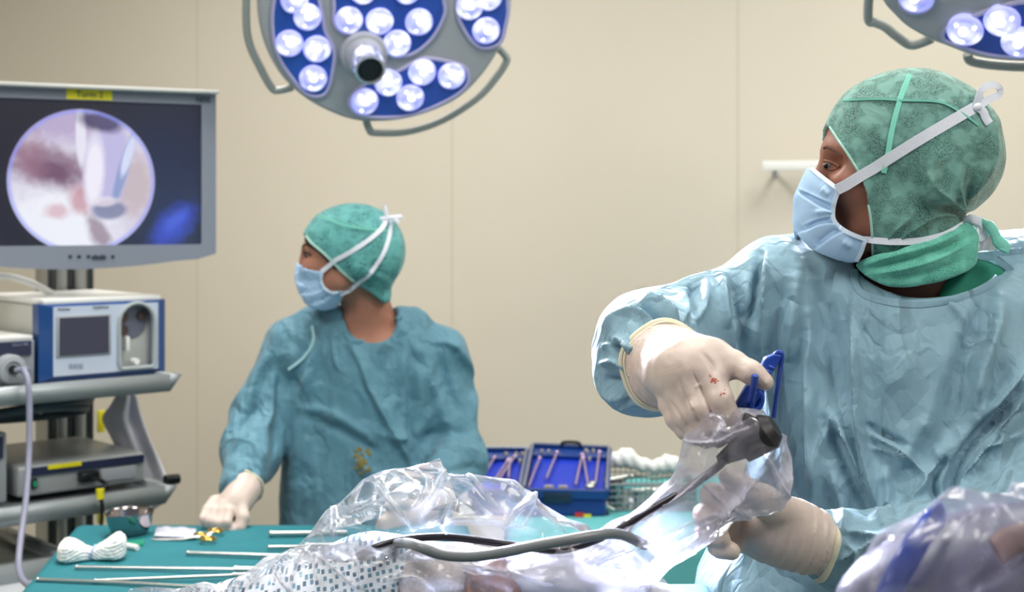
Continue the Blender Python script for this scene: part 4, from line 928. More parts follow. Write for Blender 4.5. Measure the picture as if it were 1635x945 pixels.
def gown_mat(name, c1, c2):
    m = mat(name, c1, .6, sheen=.12, spec=.35, var=(9, c2, .55), bump=(600, .25, .0004)); N = NT(m); b = N.n['Principled BSDF']
    tc = [n for n in N.n if n.type == 'TEX_COORD'][0]; last = b.inputs['Normal'].links[0].from_socket
    mp_ = N.add('Mapping'); mp_.inputs['Scale'].default_value = (1, 1, .5); N.link(tc.outputs['Object'], mp_.inputs['Vector']); v = mp_.outputs[0]
    h = addv(N, crease(N, v, 16, .26, 4, 1, mask=5), crease(N, v, 45, .28, 4, 2, mask=9), crease(N, v, 120, .2, 3, 3, mask=14))
    bp = N.add('Bump', i_Strength=1.0, i_Distance=1.0); N.link(h, bp.inputs['Height']); N.link(last, bp.inputs['Normal'])
    N.link(bp.outputs[0], b.inputs['Normal']); return m
M_gown = gown_mat('gown_blue_green', '#86a9ba', '#7c9fb1')
M_gownn = gown_mat('nurse_gown_teal', '#5b8a9d', '#517f92')
M_skin = mat('skin_tan', '#94604c', .5, sss=.10, var=(60, '#80503f', .6), bump=(400, .25, .0006))
M_skinf = mat('skin_fair', '#a9745f', .5, sss=.10, var=(40, '#99654f', .5), bump=(400, .2, .0005))
M_latex = mat('latex_glove', '#cdbdb3', .45, sss=.08, var=(30, '#c4b0aa', .6), bump=(120, .25, .0012), folds=(30, .35, .0022))
M_cuff = mat('glove_rim', '#ddd6bd', .45); M_mask = mat('mask_blue', '#a9c9ea', .75, bump=(500, .25, .0006)); M_ribbon = mat('mask_ribbon', '#dfe4f0', .75, bump=(500, .5, .0008))
M_ribbon2 = mat('mask_binding', '#cfe0f2', .7, bump=(700, .5, .0006)); M_hair = mat('dark_hair', '#2c211d', .6, bump=(300, .6, .002))
M_eyew = mat('eye_white', '#8f817d', .25); M_iris = mat('iris_dark', '#2d2320', .1); M_lash = mat('lash_line', '#2b1812', .6)
def net_mat(name, c1, c2, alpha, scale=330):
    """thin non-woven net: fine diamond lattice, partly see-through"""
    m = bpy.data.materials.new(name); m.use_nodes = True; N = NT(m); b = N.n['Principled BSDF']
    b.inputs['Roughness'].default_value = .75; b.inputs['Sheen Weight'].default_value = .2
    tc = N.add('TexCoord'); mp_ = N.add('Mapping'); mp_.inputs['Scale'].default_value = (1, .6, 1.5); N.link(tc.outputs['Object'], mp_.inputs['Vector'])
    v = N.add('TexVoronoi', i_Scale=scale*.62, feature='DISTANCE_TO_EDGE'); N.link(mp_.outputs[0], v.inputs['Vector'])
    pt = N.add('TexNoise', i_Scale=48.0, i_Detail=2.0); N.link(tc.outputs['Object'], pt.inputs['Vector'])
    r = N.add('MapRange', i_From_Min=.0, i_From_Max=.30, i_To_Min=1.0, i_To_Max=0.0); N.link(v.outputs['Distance'], r.inputs['Value'])
    p2 = N.add('MapRange', i_From_Min=.40, i_From_Max=.58, i_To_Min=.0, i_To_Max=1.0); N.link(pt.outputs['Fac'], p2.inputs['Value'])
    mu = N.add('Math', operation='MAXIMUM'); N.link(r.outputs[0], mu.inputs[0]); N.link(p2.outputs[0], mu.inputs[1])
    mx = N.add('MixRGB'); mx.inputs['Color1'].default_value = lin(c2); mx.inputs['Color2'].default_value = lin(c1); N.link(mu.outputs[0], mx.inputs['Fac']); N.link(mx.outputs[0], b.inputs['Base Color'])
    al = N.add('MapRange', i_To_Min=alpha, i_To_Max=min(1, alpha+.22)); N.link(mu.outputs[0], al.inputs['Value']); N.link(al.outputs[0], b.inputs['Alpha'])
    bp = N.add('Bump', i_Strength=.5, i_Distance=.0012); N.link(mu.outputs[0], bp.inputs['Height'])
    nz = N.add('TexNoise', i_Scale=22.0, i_Detail=4.0, i_Distortion=.8); N.link(tc.outputs['Object'], nz.inputs['Vector'])
    b2 = N.add('Bump', i_Strength=.6, i_Distance=.008); N.link(nz.outputs['Fac'], b2.inputs['Height']); N.link(bp.outputs[0], b2.inputs['Normal']); N.link(b2.outputs[0], b.inputs['Normal'])
    return m
M_cap = net_mat('cap_green_net', '#7fb5ab', '#3f7a70', .50, 560); M_band = net_mat('cap_band_green', '#6cc2ae', '#46a893', .92, 560); M_capseam = mat('cap_seam_green', '#7fd3c1', .7)
# ================================================================== the surgeon
HYs = 1.70; K = HYs/F
surgeon = thing('person', 'person in light blue gown and green hood at right, looking left, gripping a blue clamp', 'person', (at(1470, 345, 1.75).x, 1.75, 0))
def hx(px, py, dy=0): return list(at(px, py, HYs)+Vector((0, dy, 0)))
def head_s(P):
    d = ell(P, hx(1455, 232), (.0975, .074, .083)); d = smin(d, ell(P, hx(1393, 292), (.055, .058, .080)), .03)
    for s in (-1, 1):
        d = smin(d, cone(P, hx(1420, 345, s*.045), hx(1352, 380, s*.014), .022, .016), .03)
        d = smin(d, ell(P, hx(1352, 296, s*.040), (.026, .020, .022)), .02)
        d = smin(d, cone(P, hx(1327, 240, s*.010), hx(1342, 244, s*.040), .0085, .008), .014)
        d = -smin(-d, ell(P, hx(1319, 263, s*.031), (.013, .015, .010)), .010)
    d = smin(d, cone(P, hx(1320, 256), hx(1288, 318), .0065, .011), .010)
    d = smin(d, ell(P, hx(1295, 350), (.016, .022, .018)), .014); d = smin(d, ell(P, hx(1326, 384), (.015, .018, .013)), .016)
    for s in (-1, 1):
        e = hx(1472, 276, s*.074); d = smin(d, np.maximum(ell(P, e, (.020, .010, .032)), -ell(P, list(Vector(e)+Vector((-.003, s*.010, 0))), (.010, .007, .020))), .006)
    return d
NK = [list(at(1462, 330, 1.72)), list(at(1478, 420, 1.745)), list(at(1485, 470, 1.76))]
SH_R = at(1232, 478, 1.75); SH_L = at(1722, 478, 1.78)
ARM_R = [list(SH_R), list(at(1130, 515, 1.72)), list(at(1032, 568, 1.665)), list(at(1045, 585, 1.58)), list(at(1068, 588, 1.50))]
ARM_L = [list(SH_L), list(at(1690, 700, 1.70)), list(at(1610, 872, 1.585)), list(at(1440, 888, 1.545)), list(at(1330, 872, 1.535)), list(at(1280, 856, 1.53))]
tz_ = lambda y, Y=1.76: CH+(HY-y)/F*Y
TX = at(1478, 400, 1.76).x
TORSO = [(.80, TX, 1.78, .165, .115), (.98, TX, 1.78, .165, .12), (1.12, TX, 1.78, .155, .115), (1.28, TX, 1.77, .165, .112), (1.40, TX, 1.765, .185, .105), (1.47, TX, 1.765, .150, .075), (1.52, TX, 1.765, .085, .06)]
# right hand: knuckles, fingers, thumb
HR = dict(
 wrist=J((1072, 588, 1.495))[0], palm=[J((1085, 590, 1.465))[0], J((1116, 592, 1.425))[0]],
 fingers=[(J((1112, 578, 1.44), (1134, 606, 1.412), (1149, 640, 1.400), (1164, 672, 1.400), (1176, 696, 1.405)), [.018, .0152, .0140, .0128, .0105]),
          (J((1100, 592, 1.445), (1107, 622, 1.416), (1119, 654, 1.404), (1133, 680, 1.402), (1146, 700, 1.41)), [.020, .0150, .0138, .0122, .0102]),
          (J((1088, 600, 1.455), (1086, 634, 1.430), (1097, 664, 1.416), (1113, 688, 1.412), (1128, 702, 1.42)), [.019, .0140, .0128, .0114, .0094]),
          (J((1078, 606, 1.465), (1072, 644, 1.445), (1081, 668, 1.432), (1096, 686, 1.428), (1110, 698, 1.43)), [.018, .0128, .0115, .0102, .0088])],
 thumb=(J((1098, 566, 1.465), (1142, 569, 1.435), (1172, 581, 1.42), (1200, 595, 1.405), (1221, 609, 1.40)), [.018, .0162, .0122, .0110, .0090]))
def hand_r(P):
    d = chain(P, [HR['wrist']]+HR['palm'], [.029, .030, .024], .02)
    d = smin(d, ell(P, J((1105, 596, 1.438))[0], (.034, .026, .036)), .02)
    for p, r in HR['fingers']: d = smin(d, chain(P, p, r, .004), .0038)
    return smin(d, chain(P, *HR['thumb'], .008), .012)
HL = dict(fingers=[], thumb=(J((1262, 822, 1.515), (1218, 800, 1.485), (1184, 778, 1.465), (1162, 762, 1.465)), [.018, .0165, .0125, .0095]))
for i, (y0, x1, y1, x2, y2, x3, y3) in enumerate(((812, 1160, 790, 1128, 790, 1150, 812), (828, 1150, 815, 1116, 822, 1140, 838), (846, 1150, 840, 1118, 850, 1142, 860), (862, 1162, 862, 1138, 872, 1158, 880))):
    HL['fingers'].append((J((1226, y0+8, 1.535), (x1+22, y1+2, 1.530), (x2+8, y2, 1.505), (x2+12, y2+4, 1.478), (x3+10, y3, 1.468)), [.016, .0132-.0006*i, .0122-.0006*i, .0112-.0005*i, .0094]))
def hand_l(P):
    d = chain(P, J((1302, 862, 1.53), (1265, 850, 1.53), (1222, 845, 1.53)), [.027, .032, .030], .02)
    for p, r in HL['fingers']: d = smin(d, chain(P, p, r, .004), .004)
    return smin(d, chain(P, *HL['thumb'], .008), .010)
def body_s(P):
    d = head_s(P); d = smin(d, chain(P, NK, [.054, .056, .066], .02), .03)
    t = smin(loft_z(P, TORSO), cone(P, list(SH_R-Vector((-.04, 0, .005))), list(SH_L-Vector((.04, 0, .005))), .050, .050), .05); d = smin(d, t, .035)
    d = smin(d, chain(P, ARM_R, [.050, .044, .038, .034, .026], .02), .03); d = smin(d, chain(P, ARM_L, [.050, .045, .040, .036, .030, .026], .02), .03)
    d = smin(d, hand_r(P)+.0045, .006); d = smin(d, hand_l(P)+.0045, .006)
    for s in (-1, 1):
        d = smin(d, chain(P, [(TX+s*.085, 1.78, .86), (TX+s*.095, 1.77, .48), (TX+s*.10, 1.79, .09)], [.085, .055, .040], .03), .04)
        d = smin(d, cone(P, (TX+s*.10, 1.80, .045), (TX+s*.11, 1.62, .034), .042, .034), .03)
    return d
o, BV, BQ = skin_obj('body', body_s, (.06, 1.34, 0), (.80, 2.0, 1.82), .005, M_skin, surgeon, it=1, ret=True)
bvh_b = bvh_of(BV, BQ)
# ---- gown
G_AR = [list(SH_R+Vector((.012, 0, -.012))), list(at(1130, 517, 1.72)), list(at(1042, 562, 1.675)), list(at(1032, 575, 1.60)), list(at(1058, 586, 1.535))]
G_AL = [list(SH_L+Vector((-.02, 0, 0))), list(at(1700, 690, 1.70)), list(at(1615, 880, 1.59)), list(at(1450, 892, 1.55)), list(at(1372, 882, 1.54)), list(at(1325, 872, 1.535))]
gz = lambda y: tz_(y, 1.68)
GT = [(.35, TX, 1.77, .34, .23), (.80, TX, 1.76, .30, .20), (1.02, TX-.03, 1.755, .29, .178), (gz(945), TX-.03, 1.755, .262, .165), (gz(850), TX-.015, 1.755, .235, .157), (gz(700), TX, 1.755, .208, .150), (gz(560), TX, 1.757, .205, .140), (gz(480), TX, 1.76, .190, .118), (gz(440), TX, 1.765, .140, .095), (gz(415), TX, 1.77, .10, .075)]
NH = [(list(at(1472, 418, 1.70)), (.082, .115, .043))]
def gown_out(P):
    d = loft_z(P, GT)
    d = smin(d, chain(P, [list(at(1255, 462, 1.745)), list(at(1330, 440, 1.755)), list(at(1390, 425, 1.765))], [.064, .052, .045], .03), .05)
    d = smin(d, chain(P, [list(SH_L+Vector((-.02, 0, 0))), list(at(1640, 450, 1.765)), list(at(1575, 430, 1.765))], [.07, .058, .045], .03), .05)
    d = smin(d, chain(P, G_AR, [.078, .056, .070, .059, .030], .03), .035)
    d = smin(d, chain(P, G_AL, [.080, .084, .074, .056, .045, .034], .03), .022)
    return d
def gown_s(P):
    d = gown_out(P)
    d = np.maximum(d, -ell(P, *NH[0]))
    for q, r in (((1478, 390, 1.745), .088),): d = np.maximum(d, -(ell(P, list(at(*q)), (r, .085, .06))))
    return d
SF = [  # creases of the gown, traced
 ([(1294, 500), (1296, 560), (1296, 630), (1299, 700), (1299, 804)], 9, .010), ([(1312, 440), (1322, 520), (1332, 600), (1345, 660)], 17, -.013),
 ([(1360, 486), (1362, 570), (1365, 643), (1371, 692), (1386, 760), (1408, 836)], 7, .012, 's'), ([(1385, 500), (1384, 600), (1392, 690), (1410, 770)], 22, -.008),
 ([(1316, 668), (1350, 736), (1388, 818)], 9, -.013), ([(1330, 655), (1312, 720), (1301, 780)], 6, .008, 'c'), ([(1334, 660), (1362, 730), (1396, 815)], 6, .010, 'c'),
 ([(1579, 466), (1562, 517), (1543, 560), (1531, 634), (1526, 692)], 14, -.012), ([(1600, 480), (1585, 530), (1562, 600), (1552, 660)], 12, .009),
 ([(1443, 755), (1475, 715), (1511, 672), (1538, 600)], 20, -.010), ([(1430, 745), (1462, 712), (1490, 660)], 14, .006),
 ([(1640, 600), (1589, 663), (1550, 711), (1528, 750), (1508, 800)], 8, -.020), ([(1640, 622), (1598, 678), (1560, 728), (1536, 768)], 7, .012, 'c'), ([(1640, 575), (1600, 625), (1565, 668)], 9, .012),
 ([(1640, 645), (1590, 690), (1555, 745)], 6, -.007), ([(1640, 690), (1600, 705), (1560, 712)], 7, .006, 'c'), ([(1625, 740), (1605, 770), (1590, 800)], 7, .006),
 ([(1379, 690), (1423, 712), (1462, 742), (1480, 760)], 5, .007, 'c'), ([(1384, 712), (1430, 728), (1455, 748)], 4, .005, 'c'), ([(1376, 676), (1420, 700), (1450, 715)], 5, -.006),
 ([(1440, 826), (1462, 790), (1486, 758)], 6, .007, 'c'), ([(1480, 760), (1500, 735), (1495, 712)], 5, .006, 'c'), ([(1500, 800), (1490, 770), (1502, 745), (1520, 728)], 8, -.008),
 ([(1511, 480), (1528, 500), (1545, 520)], 5, .005, 'c'), ([(1282, 690), (1288, 722), (1294, 752)], 3, -.006, 'c'), ([(1392, 484), (1384, 505), (1376, 530)], 4, .004, 'c'),
 ([(1420, 830), (1418, 780), (1412, 740)], 9, .007), ([(1350, 860), (1342, 800), (1325, 745)], 9, .006), ([(1255, 850), (1265, 780), (1262, 700)], 8, .007), ([(1240, 780), (1235, 700), (1245, 620)], 14, -.006),
 ([(1232, 560), (1236, 640), (1228, 700)], 12, .006), ([(1262, 440), (1240, 520), (1228, 600)], 18, -.009), ([(1275, 430), (1262, 500), (1258, 580)], 13, .007),
 ([(1215, 408), (1208, 450), (1207, 483), (1190, 535), (1183, 575)], 7, -.013), ([(1226, 410), (1220, 460), (1214, 505)], 8, .008, 'c'),
 ([(1171, 432), (1177, 483), (1187, 530)], 11, -.009), ([(1152, 440), (1157, 480), (1165, 530)], 8, .006), ([(1125, 448), (1123, 483), (1108, 518)], 7, .009), ([(1101, 456), (1101, 499)], 6, -.008, 's'),
 ([(1082, 468), (1092, 490), (1090, 520)], 6, .007, 'c'), ([(1020, 482), (1055, 498), (1085, 524)], 6, .011, 'c'), ([(1012, 496), (1045, 508), (1072, 528)], 5, -.009),
 ([(955, 530), (985, 512), (1015, 505), (1047, 515)], 6, .009, 'c'), ([(950, 560), (985, 545), (1005, 560), (1035, 566)], 6, .008, 'c'), ([(948, 585), (980, 580), (1010, 600), (1030, 612)], 5, .009, 'c'),
 ([(962, 545), (990, 560), (1005, 590)], 6, -.008), ([(1008, 515), (1003, 545), (1012, 580)], 5, .008, 'c'), ([(1025, 520), (1035, 540), (1030, 560)], 4, -.006, 'c'),
 ([(955, 610), (990, 618), (1025, 640)], 9, -.008), ([(965, 632), (1000, 632), (1040, 630)], 6, .008, 'c'), ([(985, 648), (1020, 640), (1052, 642)], 5, .006, 'c'),
 ([(1350, 850), (1390, 858), (1425, 868)], 6, .007, 'c'), ([(1335, 900), (1370, 880), (1415, 856)], 5, .007, 'c'), ([(1345, 925), (1385, 905), (1430, 880)], 7, -.008), ([(1350, 870), (1365, 885), (1360, 910)], 4, .005, 'c'), ([(1400, 862), (1420, 856), (1440, 862)], 4, .006, 'c')]
def gown_disp(V, N_):
    p = px_of(V); d = strokes(V, N_, SF, 3)
    arm = np.clip((1215-p[:, 0])/60, 0, 1)*np.clip((p[:, 1]-470)/60, 0, 1)
    low = np.clip((p[:, 1]-640)/120, 0, 1)
    d = d*1.6+(crumple(V, 9, 4, 17)-.5)*(.001+.024*arm+.003*low)
    ln = V*np.array([1.0, 1.0, .28]); d += .0055*fbm(ln*13+3, 3, 2)*(.5+.8*low)
    # sleeve rings near the left wrist
    d = np.maximum(d, -.015)
    q = np.clip((p[:, 0]-1330)/90, 0, 1)*np.clip((1500-p[:, 0])/80, 0, 1)*(p[:, 1] > 815); d += q*crumple(V, 8, 9, 30)*.010
    return d
o, GV, GQ = skin_obj('gown', gown_s, (.05, 1.38, .36), (.86, 2.0, 1.60), .0048, M_gown, surgeon, it=2, sub=True, disp=gown_disp, ret=True)
bvh_g = bvh_of(GV, GQ)
# neckline binding
nl = [(1364, 432), (1366, 452), (1376, 468), (1400, 478), (1440, 485), (1480, 485), (1520, 479), (1555, 468), (1580, 455), (1592, 444)]
b = MB(); pts = onsurf(bvh_g, nl, .001, 5, 1.66); b.tube(pts, .0052, 8, flat=((0, -1, 0), .55)); b.build('neck_binding', M_gown, surgeon, world=True)
# green scrubs inside the collar
def scrub_s(P):
    d = smin(loft_z(P, [(1.25, TX, 1.76, .16, .11), (gz(520), TX, 1.76, .17, .105), (gz(470), TX, 1.762, .135, .090), (gz(430), TX, 1.765, .092, .075), (gz(412), TX, 1.765, .082, .068)]), ell(P, list(at(1555, 445, 1.715)), (.045, .035, .03)), .03)
    return np.maximum(np.maximum(d, -ell(P, list(at(1425, 425, 1.70)), (.060, .085, .065))), -(chain(P, NK, [.054, .056, .066], .02)-.002))
skin_obj('scrubs', scrub_s, (.2, 1.6, 1.25), (.75, 1.92, 1.60), .005, mat('scrubs_green', '#1f7d68', .8, bump=(300, .3, .001)), surgeon, it=2)
# ---- hair and hood
def cap_out(P):
    d = ell(P, hx(1456, 230), (.1020, .083, .0885)); d = smin(d, ell(P, hx(1500, 260), (.068, .078, .066)), .03)
    d = smin(d, cone(P, hx(1440, 325), hx(1458, 400), .068, .066, ((0, 1, 0), .98)), .018)
    return smin(d, head_s(P)-.0055, .012)
edge = pxpoly([(1240, 165), (1310, 188), (1320, 201), (1337, 226), (1354, 251), (1367, 273), (1378, 301), (1385, 334), (1389, 366), (1391, 415), (1391, 480), (1240, 480)], HYs, 3)
FE = [(1325, 203), (1340, 226), (1357, 251), (1370, 273), (1381, 301), (1388, 334), (1392, 366), (1394, 414)]
def cap_s(P):
    d = np.maximum(cap_out(P), -(head_s(P)-.0012)); d = np.maximum(d, -poly2(XM(P, HYs, HYs), edge))
    low = at(1400, 425, HYs).z; return np.maximum(d, low-P[:, 2])
CF = [([(1332, 162), (1380, 158), (1440, 160), (1500, 163), (1540, 184), (1572, 205)], 5, .003, 'c'), ([(1546, 345), (1520, 320), (1495, 300), (1480, 270)], 5, .005, 'c'), ([(1546, 345), (1530, 300), (1535, 260)], 5, .005, 'c'), ([(1546, 348), (1500, 345), (1450, 372), (1425, 400)], 5, .005, 'c'),
      ([(1546, 345), (1560, 300), (1578, 260)], 6, .004, 'c'), ([(1546, 345), (1510, 335), (1470, 330)], 5, -.005), ([(1400, 400), (1430, 370), (1455, 345)], 4, .004, 'c'), ([(1355, 180), (1362, 230), (1368, 270)], 4, .003, 'c'), ([(1548, 345), (1545, 310), (1560, 280)], 5, -.005),
      ([(1530, 345), (1560, 350), (1590, 330)], 10, -.010), ([(1585, 180), (1592, 220), (1590, 270)], 8, .004)]
def cap_disp(V, N_):
    return strokes(V, N_, CF, 2)+crumple(V, 8, 12, 17)*.005-.0025+.0015*fbm(V*30, 2, 1)
_, CV_, CQ = skin_obj('surgical_hood', cap_s, (.33, 1.60, 1.53), (.62, 1.80, 1.80), .0025, M_cap, surgeon, it=2, sub=True, disp=cap_disp, ret=True)
bvh_c = bvh_of(CV_, CQ)
def hair_s(P):
    d = np.maximum(head_s(P)-.0045, -poly2(XM(P, HYs, HYs), edge)-.012)
    d = np.maximum(d, at(1400, 345, HYs).z-P[:, 2]); e = ell(P, hx(1462, 285, -.074), (.030, .03, .042)); d = np.maximum(d, -e)
    return np.maximum(d, (at(1400, 290, HYs).x-P[:, 0])*.8+(at(1400, 290, HYs).z-P[:, 2])*.6)
skin_obj('hair', hair_s, (.33, 1.60, 1.53), (.62, 1.80, 1.80), .004, M_hair, surgeon, it=1)
def band_s(P):
    d = cone(P, hx(1440, 398), hx(1482, 412), .0700, .0660); d = smin(d, cone(P, hx(1462, 416), hx(1490, 422), .064, .058), .02)
    pl = pxpoly([(1366, 423), (1390, 410), (1440, 397), (1500, 378), (1548, 352), (1562, 372), (1560, 405), (1556, 425), (1520, 443), (1480, 454), (1430, 458), (1392, 446)], HYs, 3)
    return np.maximum(np.maximum(d, poly2(XM(P, 1.74, HYs), pl)), -(chain(P, NK, [.054, .056, .066], .02)-.001))
BF = [([(1372, 425), (1430, 408), (1500, 388), (1552, 362)], 5, .005, 'c'), ([(1374, 432), (1430, 420), (1500, 400), (1556, 374)], 5, -.005), ([(1380, 438), (1440, 430), (1500, 412), (1556, 385)], 5, .004, 'c'), ([(1400, 447), (1470, 440), (1540, 415)], 7, -.003)]
_, NV_, NQ = skin_obj('neck_band', band_s, (.33, 1.58, 1.50), (.62, 1.84, 1.62), .0028, M_band, surgeon, it=2, sub=True, disp=lambda V, N_: strokes(V, N_, BF, 1)+.001*fbm(V*50, 2, 4), ret=True)
b = MB(); b.tube(onsurf(bvh_c, FE, .0002, 6, 1.66), .0016, 8); b.build('hood_edging', mat('hood_edging', '#a3cdc3', .75), surgeon, world=True)
for ln, w in (([(1453, 120), (1440, 150), (1426, 200), (1417, 250), (1411, 276)], .0058), ([(1346, 160), (1400, 158), (1440, 160), (1500, 163), (1535, 180), (1562, 200)], .0022)):
    ribbon(onsurf(bvh_c, ln, .0010, 6, 1.64), w, 'hood_seam', M_capseam, surgeon, .0018)
b = MB(); b.tube(cr([hx(1546, 350, -.035), hx(1562, 362, -.045), hx(1572, 382, -.045), hx(1582, 392, -.045), hx(1580, 400, -.045)], 5), [.004]*4+[.006]*6+[.0075]*6+[.007]*4+[.004], 10, flat=((0, -1, 0), .6)); b.build('hood_tie', M_capseam, surgeon, world=True)
# ---- mask
mpoly = [(1294, 267), (1318, 286), (1341, 303), (1336, 318), (1331, 335), (1330, 350), (1338, 360), (1356, 371), (1383, 381), (1376, 402), (1368, 419), (1345, 418), (1318, 409), (1292, 396), (1268, 368), (1258, 348), (1256, 322), (1264, 285), (1280, 262)]
MP2 = pxpoly(mpoly, HYs, 2)
def mask_s(P):
    d = ell(P, hx(1352, 335), (.0600, .060, .0800)); d = smin(d, ell(P, hx(1320, 385), (.030, .040, .032)), .03); d = smin(d, head_s(P)-.0045, .006)
    return np.maximum(np.maximum(d, poly2(XM(P, HYs, HYs), MP2)), -(d+.004))
MF = [([(1275, 306), (1300, 322), (1332, 338)], 4, -.0075, 's'), ([(1273, 300), (1300, 313), (1336, 328)], 4, .004, 'c'), ([(1284, 368), (1305, 357), (1338, 352)], 4, -.0075, 's'), ([(1282, 360), (1305, 350), (1332, 345)], 4, .0035, 'c'),
      ([(1302, 397), (1325, 378), (1345, 368)], 4, -.0065, 's'), ([(1300, 340), (1318, 338), (1332, 336)], 5, .003), ([(1312, 300), (1325, 312)], 6, .003), ([(1345, 385), (1360, 395)], 6, .003)]
_, MV_, MQ = skin_obj('face_mask', mask_s, (.30, 1.62, 1.52), (.46, 1.78, 1.68), .0022, M_mask, surgeon, it=2, sub=True, disp=lambda V, N_: strokes(V, N_, MF, 1), ret=True)
bvh_m = bvh_of(MV_, MQ)
for ln in ([(1295, 269), (1318, 287), (1339, 303)], [(1339, 304), (1333, 320), (1330, 336), (1331, 350), (1340, 362), (1358, 373), (1381, 382)], [(1381, 383), (1375, 402), (1367, 417)]):
    ribbon(onsurf(bvh_m, ln, .0008, 5, 1.65), .0050, 'mask_binding', M_ribbon2, surgeon, .0014)
up = onsurf(bvh_c, [(1395, 269), (1450, 234), (1500, 204), (1545, 178), (1556, 172)], .0022, 6, 1.64)
ribbon([hit(bvh_m, 1336, 303, .002) or at(1338, 304, 1.645), hit(bvh_b, 1352, 295, .005), hit(bvh_b, 1374, 281, .006)]+[p for p in up], .0125, 'mask_tie', M_ribbon, surgeon, .0010)
lt = onsurf(bvh_c, [(1398, 384), (1430, 386), (1470, 384), (1510, 374), (1542, 356)], .0022, 6, 1.64)
ribbon([at(1380, 382, 1.652)]+lt, .0075, 'mask_tie', M_ribbon, surgeon, .0010)
kx = up[-1]
b = MB(); kq = lambda px, py, dy=0: at(px, py, kx.y-.003+dy)
ribbon(cr([kx, kq(1562, 158), kq(1568, 143), kq(1582, 135, .004), kq(1596, 140, .008), kq(1594, 152, .008), kq(1580, 158, .004), kq(1563, 170)], 6), .0085, 'mask_bow', M_ribbon, surgeon, .0008, (.25, -1, .3))
b = MB(); b.tube(cr([kq(1560, 170), kq(1570, 178), kq(1574, 188), kq(1580, 197)], 5), .005, 8, flat=((0, -1, .2), .25)); b.sph(kq(1561, 171), (.005, .004, .005), 12); b.build('mask_knot', M_ribbon, surgeon, world=True)
b = MB(); kz = lt[-1]; kq = lambda px, py, dy=0: at(px, py, kz.y-.006+dy); b.tube(cr([kz, kq(1552, 350), kq(1568, 358), kq(1572, 372), kq(1562, 380), kq(1548, 364)], 5), .0062, 8, flat=((0, -1, .2), .5)); b.build('mask_bow', M_ribbon, surgeon, world=True)
# gown neck tie going off to the right
ribbon([at(1560, 408, 1.69), at(1590, 405, 1.685), at(1640, 400, 1.68)], .0075, 'gown_tie', M_gown, surgeon, .0012); ribbon([at(1560, 408, 1.69), at(1590, 412, 1.685), at(1610, 428, 1.69), at(1625, 445, 1.70)], .0085, 'gown_tie', M_gown, surgeon, .0012)
# ---- eye, brow, stubble
def on_b(pts, off, n=5): return onsurf(bvh_b, pts, off, n, 1.66)
e = hit(bvh_b, 1327, 264, 0); b = MB(); b.sph(e+Vector((-.001, .0074, 0)), .0078, 16); ey = b.build('eyeball', M_eyew, surgeon, world=True)
b = MB(); b.sph(e+Vector((-.0058, .0020, -.0004)), (.0028, .0028, .0032), 12); b.build('iris', M_iris, ey, world=True)
b = MB(); b.tube(on_b([(1316, 257), (1325, 258), (1334, 262), (1342, 266)], .0002), .0023, 8); b.build('upper_eyelid', M_skin, surgeon, world=True)
b = MB(); b.tube(on_b([(1318, 260), (1326, 260), (1336, 265)], .0012), .0006, 6); b.build('eyelashes', M_lash, surgeon, world=True)
b = MB(); b.tube(on_b([(1319, 269), (1327, 271), (1337, 269)], .0003), .0013, 8); b.build('lower_eyelid', M_skin, surgeon, world=True)
b = MB(); b.tube(on_b([(1315, 238), (1321, 235), (1331, 238), (1345, 248)], .0002), [.0008]+[.0020]*14+[.0008], 8, flat=((0, -1, 0), .5)); b.build('eyebrow', mat('eyebrow_brown', '#5a3626', .8, bump=(900, .8, .001)), surgeon, world=True)
# ---- gloves
def glove_r(P):
    d = hand_r(P); a = A3(J((1062, 584, 1.545))[0]); w = A3(J((1092, 590, 1.462))[0])
    ax = (w-a)/np.linalg.norm(w-a); t = (P-a)@ax; rp = .0019*np.sin(t*560+P[:, 2]*25)+.0008*np.sin(t*1100+P[:, 2]*60)
    c = cone(P, a, w, .0455, .0375)+rp*np.clip(1.2-t/.06, 0, 1); c = np.maximum(c, -t); return smin(d, c, .010)
GF = [([(1106, 594), (1122, 626), (1138, 664), (1146, 690)], 2.0, -.0038, 'c'), ([(1086, 604), (1094, 636), (1112, 668), (1128, 692)], 2.0, -.0036, 'c'), ([(1070, 640), (1086, 664), (1106, 690)], 2.0, -.0034, 'c'), ([(1118, 560), (1136, 580), (1144, 600)], 4, -.002), ([(1110, 620), (1116, 614), (1122, 616)], 2, .002, 'c'), ([(1100, 640), (1105, 655)], 4, .002)]
_, RV, RQ = skin_obj('glove', glove_r, (.12, 1.36, 1.36), (.30, 1.58, 1.50), .0024, M_latex, surgeon, it=1, sub=True, disp=lambda V, N_: strokes(V, N_, GF)+.0006*fbm(V*70, 2, 2), ret=True)
def rim(a, w, r, th, parent=surgeon, name='glove_rim'):
    a = Vector(a); d = (Vector(w)-a).normalized(); x = d.cross(Vector((0, 0, 1))).normalized(); y = x.cross(d); b = MB()
    b.tube([a+(x*math.cos(t)+y*math.sin(t))*(r+.0012*math.sin(5*t)) for t in np.linspace(0, 2*math.pi, 49)[:-1]], th, 8, closed=True); b.build(name, M_cuff, parent, world=True)
a, w = J((1062, 584, 1.545))[0], J((1092, 590, 1.462))[0]; rim(a, w, .0480, .0032)
rim(Vector(a).lerp(Vector(w), .10), w, .0466, .0016)
M_spot = mat('red_speck', '#c0492c', .5); bvh_r = bvh_of(RV, RQ); b = MB(); rs = random.Random(7)
for cx_, cy_, n_, s_ in ((1141, 607, 20, 6.5), (1154, 627, 8, 5)):
    for k in range(n_):
        h = hit(bvh_r, cx_+rs.gauss(0, s_*.6), cy_+rs.gauss(0, s_*.5), 0)
        if h: b.sph(h, (.0008*rs.uniform(.6, 1.3), .0006, .0008*rs.uniform(.6, 1.3)), 6)
b.build('red_specks', M_spot, surgeon, world=True)
